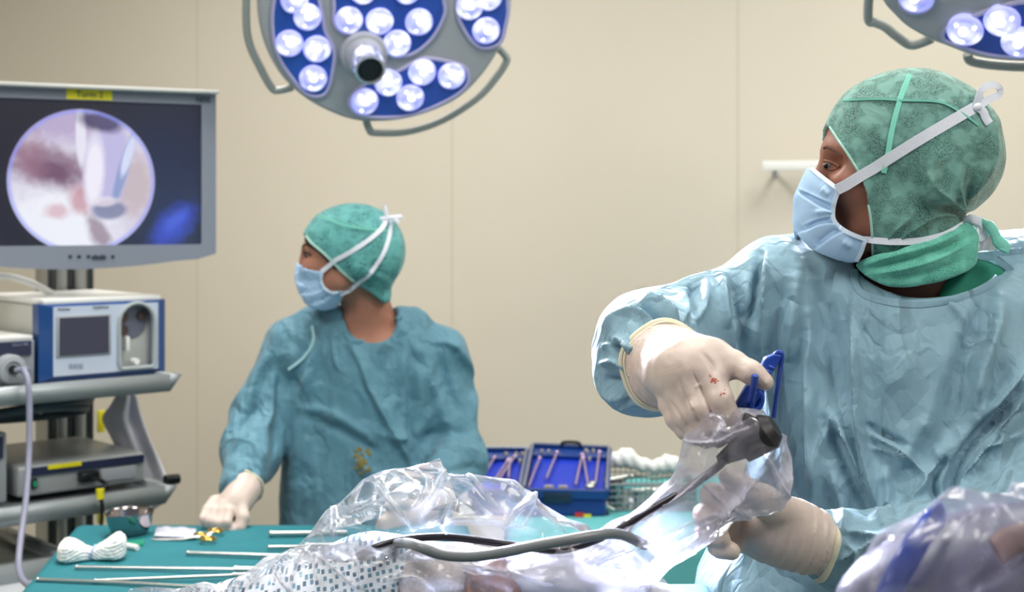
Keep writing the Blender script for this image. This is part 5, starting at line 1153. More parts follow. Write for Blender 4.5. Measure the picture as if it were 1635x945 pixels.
def glove_l(P):
    d = hand_l(P); a = A3(J((1316, 872, 1.535))[0]); w = A3(J((1235, 848, 1.53))[0]); ax = (w-a)/np.linalg.norm(w-a); t = (P-a)@ax
    q = P@A3((.3, .1, .9)); rp = .0016*np.sin(t*520+q*30)+.0010*np.sin(t*950-q*60)
    c = cone(P, a, w, .0345, .0335)+rp*np.clip(1.3-t/.07, 0, 1); c = np.maximum(c, -t); return smin(d, c, .012)
skin_obj('glove', glove_l, (.19, 1.42, 1.20), (.38, 1.60, 1.36), .0024, M_latex, surgeon, it=1, sub=True)
a, w = J((1316, 872, 1.535))[0], J((1235, 848, 1.53))[0]; rim(a, w, .0362, .0038)
# ================================================================== blue clamp in the right hand
M_bl = mat('clamp_blue', '#123c9c', .32, coat=.3); cl = thing('blue_clamp', 'blue plastic clamp held in the raised right hand of the surgeon', 'clamp', at(1205, 640, 1.41))
b = MB()
def bar(pts, Y, w, th, name=None):
    P_ = [at(x, y, Y) for x, y in pts]; b.tube(P_, w/2/F*Y, 10, flat=((0, -1, 0), th))
def platepx(b, pts, Y, th):
    b.prism([at(x, y, Y) for x, y in pts], (0, th, 0))
platepx(b, [(1222, 572), (1238, 565), (1249, 567), (1244, 580), (1221, 615), (1207, 605)], 1.425, .012)
platepx(b, [(1178, 640), (1194, 612), (1207, 604), (1221, 615), (1222, 635), (1216, 652), (1192, 652), (1172, 651)], 1.425, .010)
o = b.build('jaw', M_bl, cl, world=True, smooth=False); bv = o.modifiers.new('b', 'BEVEL'); bv.width = .0015; bv.segments = 2
b = MB(); b.tube(cr([at(1236, 567, 1.43), at(1243, 562, 1.43), at(1249, 567, 1.43), at(1246, 590, 1.43), at(1240, 630, 1.43), at(1235, 667, 1.43)], 5), .0024, 8); b.build('spring_strap', M_bl, cl, world=True)
b = MB(); b.tube([at(1206, 599, 1.388), at(1203, 620, 1.392), at(1199, 640, 1.40)], .0036, 12); b.build('finger_peg', M_bl, cl, world=True)
b = MB(); b.tube(cr([at(1214, 628, 1.42), at(1217, 640, 1.42), at(1211, 652, 1.42), at(1200, 655, 1.42), at(1204, 640, 1.42), at(1210, 632, 1.42)], 5, True), .0026, 10, closed=True); b.build('finger_loop', M_bl, cl, world=True)
b = MB()
for k in range(5): x, y = 1228-5*k, 584+7*k; b.cyl(at(x, y, 1.424), at(x+9, y+4, 1.424), .0012, n=6)
b.build('grip_ridge', mat('clamp_blue_light', '#3b62c9', .3), cl, world=True)
# ================================================================== the nurse
HYn = 3.0
nurse = thing('person', 'person in teal gown, green cap and light blue mask behind the teal table, looking left', 'person', (at(575, 345, 3.08).x, 3.08, 0))
def nx_(px, py, dy=0): return list(at(px, py, HYn)+Vector((0, dy, 0)))
RZn = rotm('Y', 6)
def head_n(P):
    d = ell(P, nx_(563, 392), (.094, .072, .078)); d = smin(d, ell(P, nx_(523, 425), (.050, .054, .078)), .03)
    for s in (-1, 1):
        d = smin(d, cone(P, nx_(545, 448, s*.042), nx_(509, 470, s*.012), .020, .015), .03)
        d = smin(d, ell(P, nx_(505, 427, s*.036), (.024, .018, .020)), .02)
        d = smin(d, cone(P, nx_(487, 395, s*.010), nx_(496, 397, s*.034), .006, .006), .012)
        d = -smin(-d, ell(P, nx_(486, 407, s*.028), (.011, .014, .009)), .010)
        e = nx_(576, 416, s*.070); d = smin(d, np.maximum(ell(P, e, (.018, .012, .030)), -ell(P, list(Vector(e)+Vector((-.002, s*.010, 0))), (.009, .007, .018))), .006)
    d = smin(d, cone(P, nx_(484, 405), nx_(481, 432), .006, .0095), .010); d = smin(d, ell(P, nx_(489, 455), (.015, .020, .016)), .014)
    return smin(d, ell(P, nx_(501, 475), (.015, .017, .013)), .016)
NKn = [list(at(572, 430, 3.02)), list(at(588, 500, 3.05)), list(at(592, 545, 3.07))]
SRn, SLn = at(478, 550, 3.08), at(700, 556, 3.10)
ARn = [list(SRn), list(at(398, 688, 3.02)), list(at(388, 735, 2.93)), list(at(388, 795, 2.80))]
ALn = [list(SLn), list(at(722, 670, 3.085)), list(at(722, 735, 3.03)), list(at(690, 795, 2.86)), list(at(668, 812, 2.80))]
TXn = at(585, 400, 3.08).x
TORn = [(.80, TXn, 3.10, .165, .115), (.95, TXn, 3.10, .165, .115), (1.08, TXn, 3.09, .135, .10), (1.22, TXn, 3.085, .14, .105), (1.32, TXn, 3.08, .15, .09), (1.37, TXn, 3.08, .085, .06)]
fn = []
for i, (x0, x1, x2, y2, x3, y3) in enumerate(((374, 366, 362, 838, 361, 850), (363, 353, 349, 839, 351, 851), (353, 341, 337, 836, 341, 848), (343, 330, 324, 832, 330, 843))):
    fn.append((J((x0, 800, 2.78), (x1, 816-i, 2.745), (x2, y2-4, 2.725), (x3, y3-4, 2.728)), [.013, .0105-.0005*i, .0098-.0005*i, .0085-.0004*i]))
def hand_n(P):
    d = chain(P, J((388, 790, 2.80), (374, 805, 2.78), (358, 814, 2.76)), [.025, .028, .022], .015)
    for p, r in fn: d = smin(d, chain(P, p, r, .004), .0035)
    return smin(d, chain(P, J((384, 802, 2.77), (388, 826, 2.745), (383, 842, 2.735), (372, 848, 2.728)), [.015, .0125, .0110, .009], .006), .006)
fl = []
for i in range(4): fl.append((J((650, 812+6*i, 2.77), (628, 818+7*i, 2.745), (612, 830+5*i, 2.73), (606, 842+3*i, 2.735)), [.013, .0108, .0098, .0085]))
def hand_nl(P):
    d = chain(P, J((668, 812, 2.80), (650, 822, 2.775)), [.025, .027], .015)
    for p, r in fl: d = smin(d, chain(P, p, r, .004), .004)
    return smin(d, chain(P, J((655, 806, 2.77), (636, 800, 2.74), (620, 806, 2.73)), [.015, .0115, .009], .006), .006)
def body_n(P):
    d = smin(head_n(P), chain(P, NKn, [.046, .048, .058], .02), .03)
    t = smin(loft_z(P, TORn), cone(P, list(SRn+Vector((.03, 0, .0))), list(SLn+Vector((-.03, 0, .0))), .042, .042), .05); d = smin(d, t, .035)
    d = smin(d, chain(P, ARn, [.036, .028, .028, .024], .02), .03); d = smin(d, chain(P, ALn, [.036, .028, .028, .026, .024], .02), .03)
    d = smin(d, hand_n(P)+.003, .006); d = smin(d, hand_nl(P)+.003, .006)
    for s in (-1, 1):
        d = smin(d, chain(P, [(TXn+s*.08, 3.10, .85), (TXn+s*.085, 3.09, .46), (TXn+s*.09, 3.12, .09)], [.08, .050, .036], .03), .04)
        d = smin(d, cone(P, (TXn+s*.09, 3.13, .042), (TXn+s*.10, 2.97, .032), .038, .03), .03)
    return d
_, B2, Q2 = skin_obj('body', body_n, (-.70, 2.62, 0), (.02, 3.25, 1.66), .006, M_skinf, nurse, it=1, ret=True)
bvh_nb = bvh_of(B2, Q2)
zn = lambda y: CH+(HY-y)/F*3.0
GTn = [(.35, TXn, 3.10, .27, .20), (.75, TXn, 3.10, .235, .18), (zn(850), TXn-.003, 3.09, .195, .15), (zn(700), TXn-.006, 3.09, .178, .135), (zn(600), TXn, 3.09, .175, .125), (zn(555), TXn, 3.085, .155, .105), (zn(525), TXn+.008, 3.08, .105, .080), (zn(505), TXn+.012, 3.075, .082, .068)]
def gown_n(P):
    d = loft_z(P, GTn)
    d = smin(d, chain(P, [list(at(476, 556, 3.08)), list(at(505, 520, 3.07)), list(at(545, 508, 3.06))], [.062, .042, .030], .03), .05)
    d = smin(d, chain(P, [list(at(690, 562, 3.09)), list(at(660, 525, 3.07)), list(at(636, 510, 3.06))], [.066, .040, .028], .03), .04)
    d = smin(d, chain(P, [list(at(470, 558, 3.08)), list(at(418, 660, 3.04)), list(at(400, 722, 2.98)), list(at(384, 780, 2.83))], [.064, .060, .062, .042], .03), .022)
    d = smin(d, chain(P, [list(at(698, 570, 3.10)), list(at(712, 660, 3.08)), list(at(732, 735, 3.03)), list(at(672, 808, 2.83))], [.070, .062, .058, .045], .03), .022)
    d = np.maximum(d, -ell(P, list(at(590, 500, 3.01)), (.058, .085, .062)))
    return np.maximum(d, -ell(P, list(at(388, 806, 2.79)), (.032, .034, .032)))
SN = [([(556, 545), (575, 575), (590, 620), (620, 680), (660, 745)], 8, .016, 's'), ([(600, 560), (640, 640), (650, 700)], 20, -.008), ([(525, 505), (500, 560), (478, 640)], 10, .010), ([(510, 520), (480, 580), (455, 640)], 10, -.010),
      ([(452, 560), (446, 620), (444, 700), (440, 780)], 8, -.013), ([(432, 560), (410, 600), (395, 650)], 9, .010), ([(420, 640), (400, 660), (375, 690)], 8, -.009), ([(365, 700), (400, 705), (435, 740)], 8, .013, 'c'), ([(370, 725), (400, 725), (420, 760)], 7, -.012),
      ([(350, 780), (375, 755), (410, 745)], 7, .012, 'c'), ([(430, 590), (440, 640), (425, 690)], 7, .009, 'c'), ([(360, 745), (390, 760), (430, 770)], 6, -.008), ([(655, 560), (660, 640), (658, 700), (662, 745)], 8, -.013), ([(640, 500), (648, 560), (640, 620)], 9, .010),
      ([(690, 548), (715, 552), (740, 575), (756, 620), (757, 680)], 6, .014, 's'), ([(680, 590), (700, 640), (720, 700)], 9, .010), ([(700, 560), (715, 620), (735, 670)], 9, -.009), ([(672, 700), (710, 690), (755, 690)], 8, -.010), ([(675, 730), (720, 712), (770, 725)], 8, .012, 'c'), ([(690, 755), (730, 745), (775, 750)], 7, -.009),
      ([(480, 650), (540, 665), (590, 700)], 9, .008), ([(485, 665), (545, 685), (600, 722)], 8, -.007), ([(500, 560), (520, 620), (510, 700), (490, 800)], 14, -.009), ([(470, 640), (475, 720), (468, 820)], 14, .008), ([(600, 690), (645, 700), (660, 690)], 6, .008, 'c'), ([(560, 720), (600, 760), (640, 770)], 12, .007), ([(530, 530), (535, 570), (545, 600)], 6, .008, 'c')]
def dn(V, N_):
    p = px_of(V); d = strokes(V, N_, SN, 3); arm = np.clip((455-p[:, 0])/30, 0, 1)+np.clip((p[:, 0]-665)/30, 0, 1)
    return d+(crumple(V, 9, 21, 14)-.5)*(.008+.014*arm)+.006*fbm(V*np.array([12, 12, 4.]), 3, 7)
_, G2, GQ2 = skin_obj('gown', gown_n, (-.72, 2.62, .36), (.04, 3.32, 1.47), .007, M_gownn, nurse, it=2, sub=True, disp=dn, ret=True)
bvh_ng = bvh_of(G2, GQ2)
b = MB(); b.tube(onsurf(bvh_ng, [(546, 512), (552, 530), (562, 546), (585, 545), (610, 530), (630, 514), (640, 505)], .001, 4, 3.0), .006, 8, flat=((0, -1, 0), .5)); b.build('neck_binding', M_gownn, nurse, world=True)
b = MB(); rs = random.Random(3)
for k in range(26):
    h = hit(bvh_ng, 575+rs.gauss(0, 5)+k*.2, 733+rs.gauss(0, 9)+k*.5, 0)
    if h: b.sph(h, (.0055*rs.uniform(.5, 1.2), .0012, .0055*rs.uniform(.5, 1.2)), 8)
b.build('brown_stain', mat('brown_stain', '#7d7440', .7), nurse, world=True)
# gown tie hanging at the chest
ribbon(onsurf(bvh_ng, [(498, 520), (500, 545), (485, 570), (460, 590)], .003, 5, 2.95), .006, 'gown_tie', mat('pale_tie', '#a7d0d8', .7), nurse, .0015)
# cap
edge_n = pxpoly([(440, 340), (476, 358), (482, 371), (495, 388), (513, 403), (528, 418), (545, 435), (564, 451), (590, 467), (612, 484), (640, 500), (440, 520)], HYn, 3)
def capn(P):
    d = ell(P, nx_(563, 388), (.1075, .084, .0850)); d = smin(d, ell(P, nx_(600, 412), (.058, .072, .062)), .03); d = smin(d, cone(P, nx_(592, 435), nx_(603, 470), .046, .030), .02)
    return smin(d, head_n(P)-.005, .012)
def caps_n(P):
    d = np.maximum(capn(P), -poly2(XM(P, HYn, HYn), edge_n)); d = np.maximum(d, -(head_n(P)-.001)); return np.maximum(d, zn(484)-P[:, 2])
CFn = [([(500, 342), (545, 360), (590, 366), (625, 362)], 5, .004, 'c'), ([(628, 350), (612, 400), (590, 450)], 6, -.004), ([(625, 365), (640, 400), (632, 450)], 6, .004), ([(625, 362), (605, 345), (575, 335)], 6, .004), ([(628, 455), (600, 440), (580, 430)], 6, .004), ([(520, 345), (560, 335), (600, 338)], 8, -.003)]
_, C3, CQ3 = skin_obj('surgical_cap', caps_n, (-.48, 2.88, 1.38), (-.20, 3.13, 1.66), .0038, net_mat('cap_teal_net', '#5fa9a8', '#39807f', .80, 200), nurse, it=2, sub=True, disp=lambda V, N_: strokes(V, N_, CFn, 1)+crumple(V, 8, 5, 15)*.006-.003, ret=True)
bvh_nc = bvh_of(C3, CQ3)
def hair_n(P):
    d = np.maximum(head_n(P)-.003, -poly2(XM(P, HYn, HYn), edge_n)-.006); return np.maximum(d, zn(430)-P[:, 2])
skin_obj('hair', hair_n, (-.48, 2.88, 1.38), (-.20, 3.13, 1.66), .005, M_hair, nurse, it=1)
ribbon(onsurf(bvh_nc, [(485, 371), (497, 387), (516, 403), (531, 418), (548, 435), (566, 450)], .002, 5, 2.94), .005, 'cap_edging', mat('hood_edging', '#bfe0d8', .7), nurse, .0015)
ribbon(onsurf(bvh_nc, [(506, 344), (522, 348), (545, 358), (580, 365), (618, 368)], .001, 5, 2.94), .005, 'cap_seam', M_capseam, nurse, .0015)
# mask
MPn = pxpoly([(473, 419), (485, 426), (500, 431), (518, 432), (515, 446), (519, 458), (530, 467), (550, 463), (546, 478), (536, 492), (518, 496), (500, 494), (486, 484), (474, 462), (470, 440)], HYn, 2)
def maskn(P):
    d = ell(P, nx_(512, 452), (.057, .056, .062)); d = smin(d, ell(P, nx_(506, 474), (.034, .04, .028)), .02); d = smin(d, head_n(P)-.0045, .006); return np.maximum(np.maximum(d, poly2(XM(P, HYn, HYn), MPn)), -(d+.004))
_, M3, MQ3 = skin_obj('face_mask', maskn, (-.48, 2.90, 1.38), (-.33, 3.10, 1.52), .0032, M_mask, nurse, it=2, sub=True, disp=lambda V, N_: strokes(V, N_, [([(471, 447), (492, 455), (514, 450)], 4, -.006, 's'), ([(478, 468), (500, 466), (518, 458)], 4, -.006, 's'), ([(490, 486), (515, 480), (530, 467)], 4, -.005, 's')], 1), ret=True)
bvh_nm = bvh_of(M3, MQ3)
ribbon(onsurf(bvh_nm, [(515, 433), (513, 446), (517, 458), (530, 467), (549, 464)], .001, 4, 2.93), .005, 'mask_binding', M_ribbon2, nurse, .0015)
up = onsurf(bvh_nc, [(536, 415), (560, 402), (590, 382), (610, 364), (617, 350)], .003, 6, 2.93)
ribbon([hit(bvh_nm, 513, 434, .002) or at(514, 432, 2.94), hit(bvh_nb, 524, 425, .006)]+up, .0095, 'mask_tie', M_ribbon, nurse, .0012)
dn_ = onsurf(bvh_nc, [(572, 452), (592, 435), (612, 405), (622, 375), (623, 352)], .003, 6, 2.93)
ribbon([hit(bvh_nm, 543, 470, .002) or at(546, 468, 2.94), hit(bvh_nb, 558, 464, .006)]+dn_, .0085, 'mask_tie', M_ribbon, nurse, .0012)
ky = up[-1].y-.004
b = MB(); b.tube(cr([at(600, 352, ky), at(612, 349, ky), at(628, 347, ky), at(642, 346, ky+.01)], 5), .005, 8, flat=((0, -1, .2), .4)); b.tube(cr([at(618, 348, ky), at(616, 338, ky), at(613, 328, ky)], 5), .0045, 8, flat=((0, -1, .2), .4)); b.tube(cr([at(622, 347, ky), at(632, 352, ky), at(636, 356, ky)], 5), .0045, 8, flat=((0, -1, .2), .4)); b.build('mask_bow', M_ribbon, nurse, world=True)
e = hit(bvh_nb, 491, 408, 0); b = MB(); b.sph(e+Vector((.001, .0066, 0)), .0060, 14); ey = b.build('eyeball', M_eyew, nurse, world=True)
b = MB(); b.sph(e+Vector((-.0035, .0016, -.0005)), .0034, 12); b.build('iris', M_iris, ey, world=True)
b = MB(); b.tube(onsurf(bvh_nb, [(485, 404), (490, 403), (497, 408)], .001, 4, 2.95), .0022, 8); b.build('eyelashes', M_lash, nurse, world=True)
b = MB(); b.tube(onsurf(bvh_nb, [(484, 393), (490, 390), (499, 396)], .0006, 4, 2.95), .0024, 8); b.build('eyebrow', M_hair, nurse, world=True)
def gl_n(P):
    a = A3(J((392, 776, 2.83))[0]); w = A3(J((378, 800, 2.785))[0]); ax = (w-a)/np.linalg.norm(w-a); t = (P-a)@ax
    return smin(hand_n(P), np.maximum(cone(P, a, w, .037, .030), -t), .010)
skin_obj('glove', gl_n, (-.72, 2.66, .98), (-.50, 2.88, 1.10), .0035, M_latex, nurse, it=1, sub=True)
rim(J((392, 776, 2.83))[0], J((378, 800, 2.785))[0], .037, .0022, nurse)
def gl_nl(P):
    a = A3(J((680, 806, 2.83))[0]); w = A3(J((655, 818, 2.785))[0]); ax = (w-a)/np.linalg.norm(w-a); t = (P-a)@ax
    return smin(hand_nl(P), np.maximum(cone(P, a, w, .037, .030), -t), .010)
skin_obj('glove', gl_nl, (-.32, 2.66, .93), (-.13, 2.90, 1.10), .0035, M_latex, nurse, it=1, sub=True)
# ================================================================== draped patient and plastic films
def film_mat(name, tint, milky, rough=.10, sc=22, amt=.5, spec=.8, fold=.35):
    """clear plastic film: see-through, glossy, slightly milky, creases whitened as doubled film and painted highlights"""
    m = bpy.data.materials.new(name); m.use_nodes = True; N = NT(m); N.n.remove(N.n['Principled BSDF']); out = N.n['Material Output']
    tc = N.add('TexCoord'); v = tc.outputs['Object']
    h = addv(N, crease(N, v, sc, amt, 5, 11), crease(N, v, sc*3.3, amt*.8, 4, 12, mask=10))
    bp = N.add('Bump', i_Strength=1.0, i_Distance=1.0); N.link(h, bp.inputs['Height'])
    tr = N.add('BsdfTransparent'); tr.inputs[0].default_value = (.97, .98, 1, 1)
    df = N.add('BsdfDiffuse'); df.inputs[0].default_value = lin(tint); N.link(bp.outputs[0], df.inputs['Normal'])
    tl = N.add('BsdfTranslucent'); tl.inputs[0].default_value = lin(tint); N.link(bp.outputs[0], tl.inputs['Normal'])
    dm = N.add('MixShader'); dm.inputs[0].default_value = .45; N.link(df.outputs[0], dm.inputs[1]); N.link(tl.outputs[0], dm.inputs[2])
    lw = N.add('LayerWeight', i_Blend=.22)
    mk = N.add('MapRange', i_To_Min=milky, i_To_Max=min(.9, milky+.40)); N.link(lw.outputs['Facing'], mk.inputs['Value'])
    at_ = N.add('Attribute', attribute_name='fold'); fa = N.add('Math', operation='MULTIPLY_ADD'); fa.use_clamp = True; fa.inputs[1].default_value = fold; N.link(at_.outputs['Fac'], fa.inputs[0]); N.link(mk.outputs[0], fa.inputs[2])  # bright lines along the traced creases are mixed into the film colour
    nz = N.add('TexNoise', i_Scale=14.0, i_Detail=5.0, i_Distortion=1.5); N.link(v, nz.inputs['Vector'])
    nm = N.add('MapRange', i_From_Min=.38, i_From_Max=.72, i_To_Min=.5, i_To_Max=1.7); N.link(nz.outputs['Fac'], nm.inputs['Value'])
    fb = N.add('Math', operation='MULTIPLY'); fb.use_clamp = True; N.link(fa.outputs[0], fb.inputs[0]); N.link(nm.outputs[0], fb.inputs[1])
    m1 = N.add('MixShader'); N.link(fb.outputs[0], m1.inputs[0]); N.link(tr.outputs[0], m1.inputs[1]); N.link(dm.outputs[0], m1.inputs[2])
    gl = N.add('BsdfGlossy', i_Roughness=rough); gl.inputs[0].default_value = (1, 1, 1, 1); N.link(bp.outputs[0], gl.inputs['Normal'])
    fr = N.add('Fresnel', i_IOR=1.45)
    fm = N.add('Math', operation='MULTIPLY'); fm.use_clamp = True; fm.inputs[1].default_value = spec; N.link(fr.outputs[0], fm.inputs[0])
    m2 = N.add('MixShader'); N.link(fm.outputs[0], m2.inputs[0]); N.link(m1.outputs[0], m2.inputs[1]); N.link(gl.outputs[0], m2.inputs[2])
    N.link(m2.outputs[0], out.inputs['Surface']); return m
def puffed(name, m, outline, Yf, T, Rr, coarse, disp, parent=None, sm=3, levels=3):
    """a loose film bag: traced outline, real thickness, own depth Yf(x,z)"""
    Y0 = Yf if not callable(Yf) else None; Yref = Y0 if Y0 is not None else Yf(None)
    PL = pxpoly(outline, Yref, sm); A = np.array(PL)
    def f(P):
        s = Yref/np.maximum(P[:, 1], .3)                        # keep the seen outline where the bag bends in depth
        q = np.stack([P[:, 0]*s, CH+(P[:, 2]-CH)*s], 1).astype(np.float64)
        d2 = poly2(q, PL)-coarse*.2; k = np.clip(-d2/Rr, 0, 1); t = T*np.sqrt(np.maximum(1-(1-k)**2, 0))+.0005
        yc = Y0 if Y0 is not None else Yf(q)
        return np.maximum(d2, (np.abs(P[:, 1]-yc)-t)*.7).astype(np.float32)
    ys = (Y0, Y0) if Y0 is not None else Yf('range')
    lo = (A[:, 0].min()*1.12 if A[:, 0].min() < 0 else A[:, 0].min()*.9, ys[0]-T-.01, A[:, 1].min()-.03); hi = (max(A[:, 0].max()*1.1, A[:, 0].max()*.9), ys[1]+T+.01, A[:, 1].max()+.03)
    V, Q = nets(f, lo, hi, coarse); rs = np.random.RandomState(len(V)); N_ = normals(V, Q)
    V = (V+rs.normal(size=V.shape)*coarse*.10+N_*(rs.normal(size=len(V))*coarse*.16)[:, None]).astype(np.float32)
    for k in range(levels): V, Q = split4(V, Q)
    N_ = normals(V, Q); st = disp(V, N_); V = (V+N_*st[0][:, None]).astype(np.float32)
    me = me_np(V, Q); a = me.attributes.new('fold', 'FLOAT', 'POINT'); a.data.foreach_set('value', np.clip(st[1], 0, 1).astype(np.float32)[:len(a.data)])
    return objw(name, me, m, parent), V, Q
F_clear = film_mat('clear_film', '#dfe6f2', .03, .13, 8, .28, .8, .6)
F_milk = film_mat('milky_sleeve_film', '#eae6f8', .21, .18, 12, .26, .6, .6)
F_over = film_mat('clear_cover_film', '#e6e8f4', .13, .15, 12, .28, .7, .7)
# ---- operating table with dark teal drape
ot = thing('operating_table', 'operating table below the draped patient, covered in dark teal', 'table', (-.10, 1.45, 0))
b = MB(); b.box((-.24, 0, 1.03), (.56, .30, .05), bev=.01); b.build('padded_top', M_black, ot)
b = MB(); b.box((.18, 0, 1.155), (.24, .29, .04), bev=.01); b.cyl((.10, 0, .98), (.16, 0, 1.14), .012); b.build('arm_board', M_black, ot)
b = MB(); b.cyl((0, 0, .1), (0, 0, 1.01), .07, n=28); b.build('column', M_inst, ot)
b = MB(); b.box((0, 0, .06), (.5, .3, .1), bev=.02); b.build('base', M_grey, ot)
M_dteal = mat('dark_teal_drape', '#0a5b70', .8, bump=(300, .3, .001))
tag(draped('operating_table_drape', -.63, -.062, 1.29, 1.605, 1.065, .30, M_dteal, 0, seed=5, nx=70, ny=50), 'dark teal drape under the body of the patient, hidden below the plastic', 'drape')
tag(draped('arm_board_drape', -.035, .215, 1.29, 1.605, 1.185, .09, M_dteal, 0, seed=6, nx=50, ny=50), 'dark teal drape showing as a small triangle left of the big blue gown', 'drape')
# ---- patient
patient = thing('person', 'person lying under clear plastic in a white gown with small blue squares, arm stretched right', 'person', (-.25, 1.48, 1.19))
def pat(P):
    d = ell(P, list(at(440, 1050, 1.50)), (.13, .12, .080)); d = smin(d, ell(P, list(at(560, 985, 1.50)), (.095, .080, .062)), .04)
    d = smin(d, chain(P, J((600, 930, 1.49), (760, 936, 1.47), (900, 962, 1.45), (1010, 990, 1.44)), [.046, .036, .032, .026], .02), .04)
    d = smin(d, chain(P, J((1010, 990, 1.44), (1050, 990, 1.43), (1085, 985, 1.43)), [.026, .028, .016], .01), .01)
    return np.maximum(d, np.where(P[:, 0] > -.055, 1.189, 1.075)-P[:, 2])
_, P1, PQ1 = skin_obj('body', pat, (-.60, 1.32, 1.04), (.25, 1.66, 1.28), .005, mat('skin_iodine', '#d79a84', .45, sss=.1, var=(25, '#c9806a', .7)), patient, it=2, ret=True)
def gown_pattern():
    m = bpy.data.materials.new('patterned_gown'); m.use_nodes = True; N = NT(m); b = N.n['Principled BSDF']; b.inputs['Roughness'].default_value = .8
    tc = N.add('TexCoord'); mp_ = N.add('Mapping'); mp_.inputs['Rotation'].default_value = (1.57, 0, .25); N.link(tc.outputs['Object'], mp_.inputs['Vector'])
    v = N.add('TexVoronoi', i_Scale=150.0, distance='CHEBYCHEV'); v.inputs['Randomness'].default_value = .45; v.voronoi_dimensions = '2D'; N.link(mp_.outputs[0], v.inputs['Vector'])
    lt = N.add('Math', operation='LESS_THAN'); lt.inputs[1].default_value = .27; N.link(v.outputs['Distance'], lt.inputs[0])
    sp = N.add('SeparateXYZ'); N.link(v.outputs['Color'], sp.inputs[0])
    c = N.add('ValToRGB'); e = c.color_ramp.elements; e[0].color = lin('#2e4766'); e[1].color = lin('#5f95a6'); N.link(sp.outputs[0], c.inputs[0])
    mx = N.add('MixRGB'); mx.inputs['Color1'].default_value = lin('#dfe4ea'); N.link(lt.outputs[0], mx.inputs['Fac']); N.link(c.outputs[0], mx.inputs['Color2']); N.link(mx.outputs[0], b.inputs['Base Color']); return m
def pgown(P):
    d = pat(P)-.006; cut = at(632, 930, 1.48).x; return np.maximum(d, P[:, 0]-cut-.35*(P[:, 2]-1.2))
skin_obj('patterned_gown', pgown, (-.62, 1.30, 1.03), (.0, 1.68, 1.29), .005, gown_pattern(), patient, it=2, sub=True, disp=lambda V, N_: crumple(V, 8, 31, 16)*.008-.003)
def gz_(P):
    d = pat(P)-.004; a, c_ = at(650, 930, 1.48).x, at(735, 930, 1.48).x; return np.maximum(d, np.maximum(a-P[:, 0]-.25*(P[:, 2]-1.2), P[:, 0]-c_-.25*(P[:, 2]-1.2)))
skin_obj('gauze_wrap', gz_, (-.2, 1.38, 1.10), (.05, 1.58, 1.28), .004, mat('gauze_wrap', '#d9d2cf', .9, bump=(700, 1.0, .002), var=(300, '#bda6a2', .6)), patient, it=1, sub=True)
def sheet(P):
    d = pat(P)-.009; a = at(850, 930, 1.46).x; return np.maximum(d, a-P[:, 0]-.6*(P[:, 2]-1.2))
skin_obj('surgical_sheet', sheet, (-.06, 1.34, 1.17), (.26, 1.58, 1.30), .005, mat('white_sheet', '#f3f3f8', .85, bump=(500, .3, .0006)), None, it=2, sub=True, disp=lambda V, N_: (crumple(V, 8, 71, 18)-.5)*.010)
tag(bpy.data.objects['surgical_sheet'], 'bright white sheet over the outstretched arm at the bottom, below the sleeve', 'sheet')
# ---- loose clear film over the patient
def cr_disp(seed, sc, amp, fine=.4, st=None):
    def f(V, N_):
        d = (crumple(V, 9, seed, sc)-.5)*amp+(crumple(V, 9, seed+7, sc*2.6)-.5)*amp*fine; w = np.zeros(len(V))
        if st:
            d = d+strokes(V, N_, st, 3); w = strokes(V, N_, [(q[0], q[1], 1.0, 'c') for q in st], 3)
        return d, w
    return f
dome = [(470, 905), (480, 868), (492, 845), (510, 818), (532, 798), (560, 778), (594, 754), (612, 748), (640, 748), (672, 740), (716, 738), (745, 752), (790, 768), (838, 782), (862, 788), (890, 810), (925, 838), (950, 856), (968, 880), (960, 900), (900, 930), (760, 945), (600, 940), (500, 925)]
SD = [([(594, 756), (610, 790), (640, 820), (665, 850)], 3, .010, 'c'), ([(716, 740), (690, 790), (670, 830)], 4, .008, 'c'), ([(650, 748), (680, 770), (672, 800), (655, 815)], 3, .008, 'c'), ([(534, 800), (532, 840), (540, 865)], 3, .009, 'c'), ([(838, 784), (848, 810), (830, 850)], 3, .009, 'c'), ([(860, 790), (820, 820), (800, 850)], 3, .009, 'c'), ([(700, 780), (720, 800), (705, 840), (730, 860)], 3, .010, 'c'), ([(745, 755), (780, 800), (800, 815)], 3, .008, 'c'), ([(840, 800), (880, 830), (925, 845)], 3, .008, 'c'), ([(640, 850), (720, 830), (800, 835), (870, 850)], 4, .008, 'c'), ([(500, 850), (560, 840), (600, 855)], 3, .007, 'c')]
puffed('film', F_clear, dome, 1.50, .065, .08, .034, cr_disp(3, 9, .006, .35, SD), levels=4)[0].name = 'plastic_film'
tag(bpy.data.objects['plastic_film'], 'clear plastic film standing up like a dome in front of the nurse', 'plastic film')
cover = [(180, 965), (212, 945), (300, 940), (380, 926), (425, 898), (462, 878), (500, 870), (560, 868), (640, 862), (720, 872), (800, 890), (880, 886), (940, 872), (990, 880), (1030, 900), (1060, 920), (1058, 975), (900, 1010), (600, 1010), (250, 1000)]
SC_ = [([(478, 882), (470, 915), (465, 935)], 2.5, .006, 'c'), ([(500, 880), (555, 925), (575, 945)], 2.5, .006, 'c'), ([(512, 878), (505, 910), (512, 930)], 2.5, .006, 'c'), ([(570, 890), (575, 930), (590, 945)], 2.5, .006, 'c'), ([(600, 930), (660, 920), (695, 942)], 2.5, .006, 'c'), ([(640, 915), (648, 935)], 3, .006, 'c'), ([(440, 905), (450, 925), (470, 945)], 2.5, .006, 'c'), ([(700, 890), (800, 915), (900, 935)], 3, .006, 'c'), ([(720, 900), (860, 930)], 3, .005, 'c')]
o = puffed('plastic_film', F_over, cover, 1.45, .050, .05, .022, cr_disp(14, 14, .005, .35, SC_), levels=4)[0]
tag(o, 'clear plastic cover spread over the patient along the bottom edge', 'plastic film')
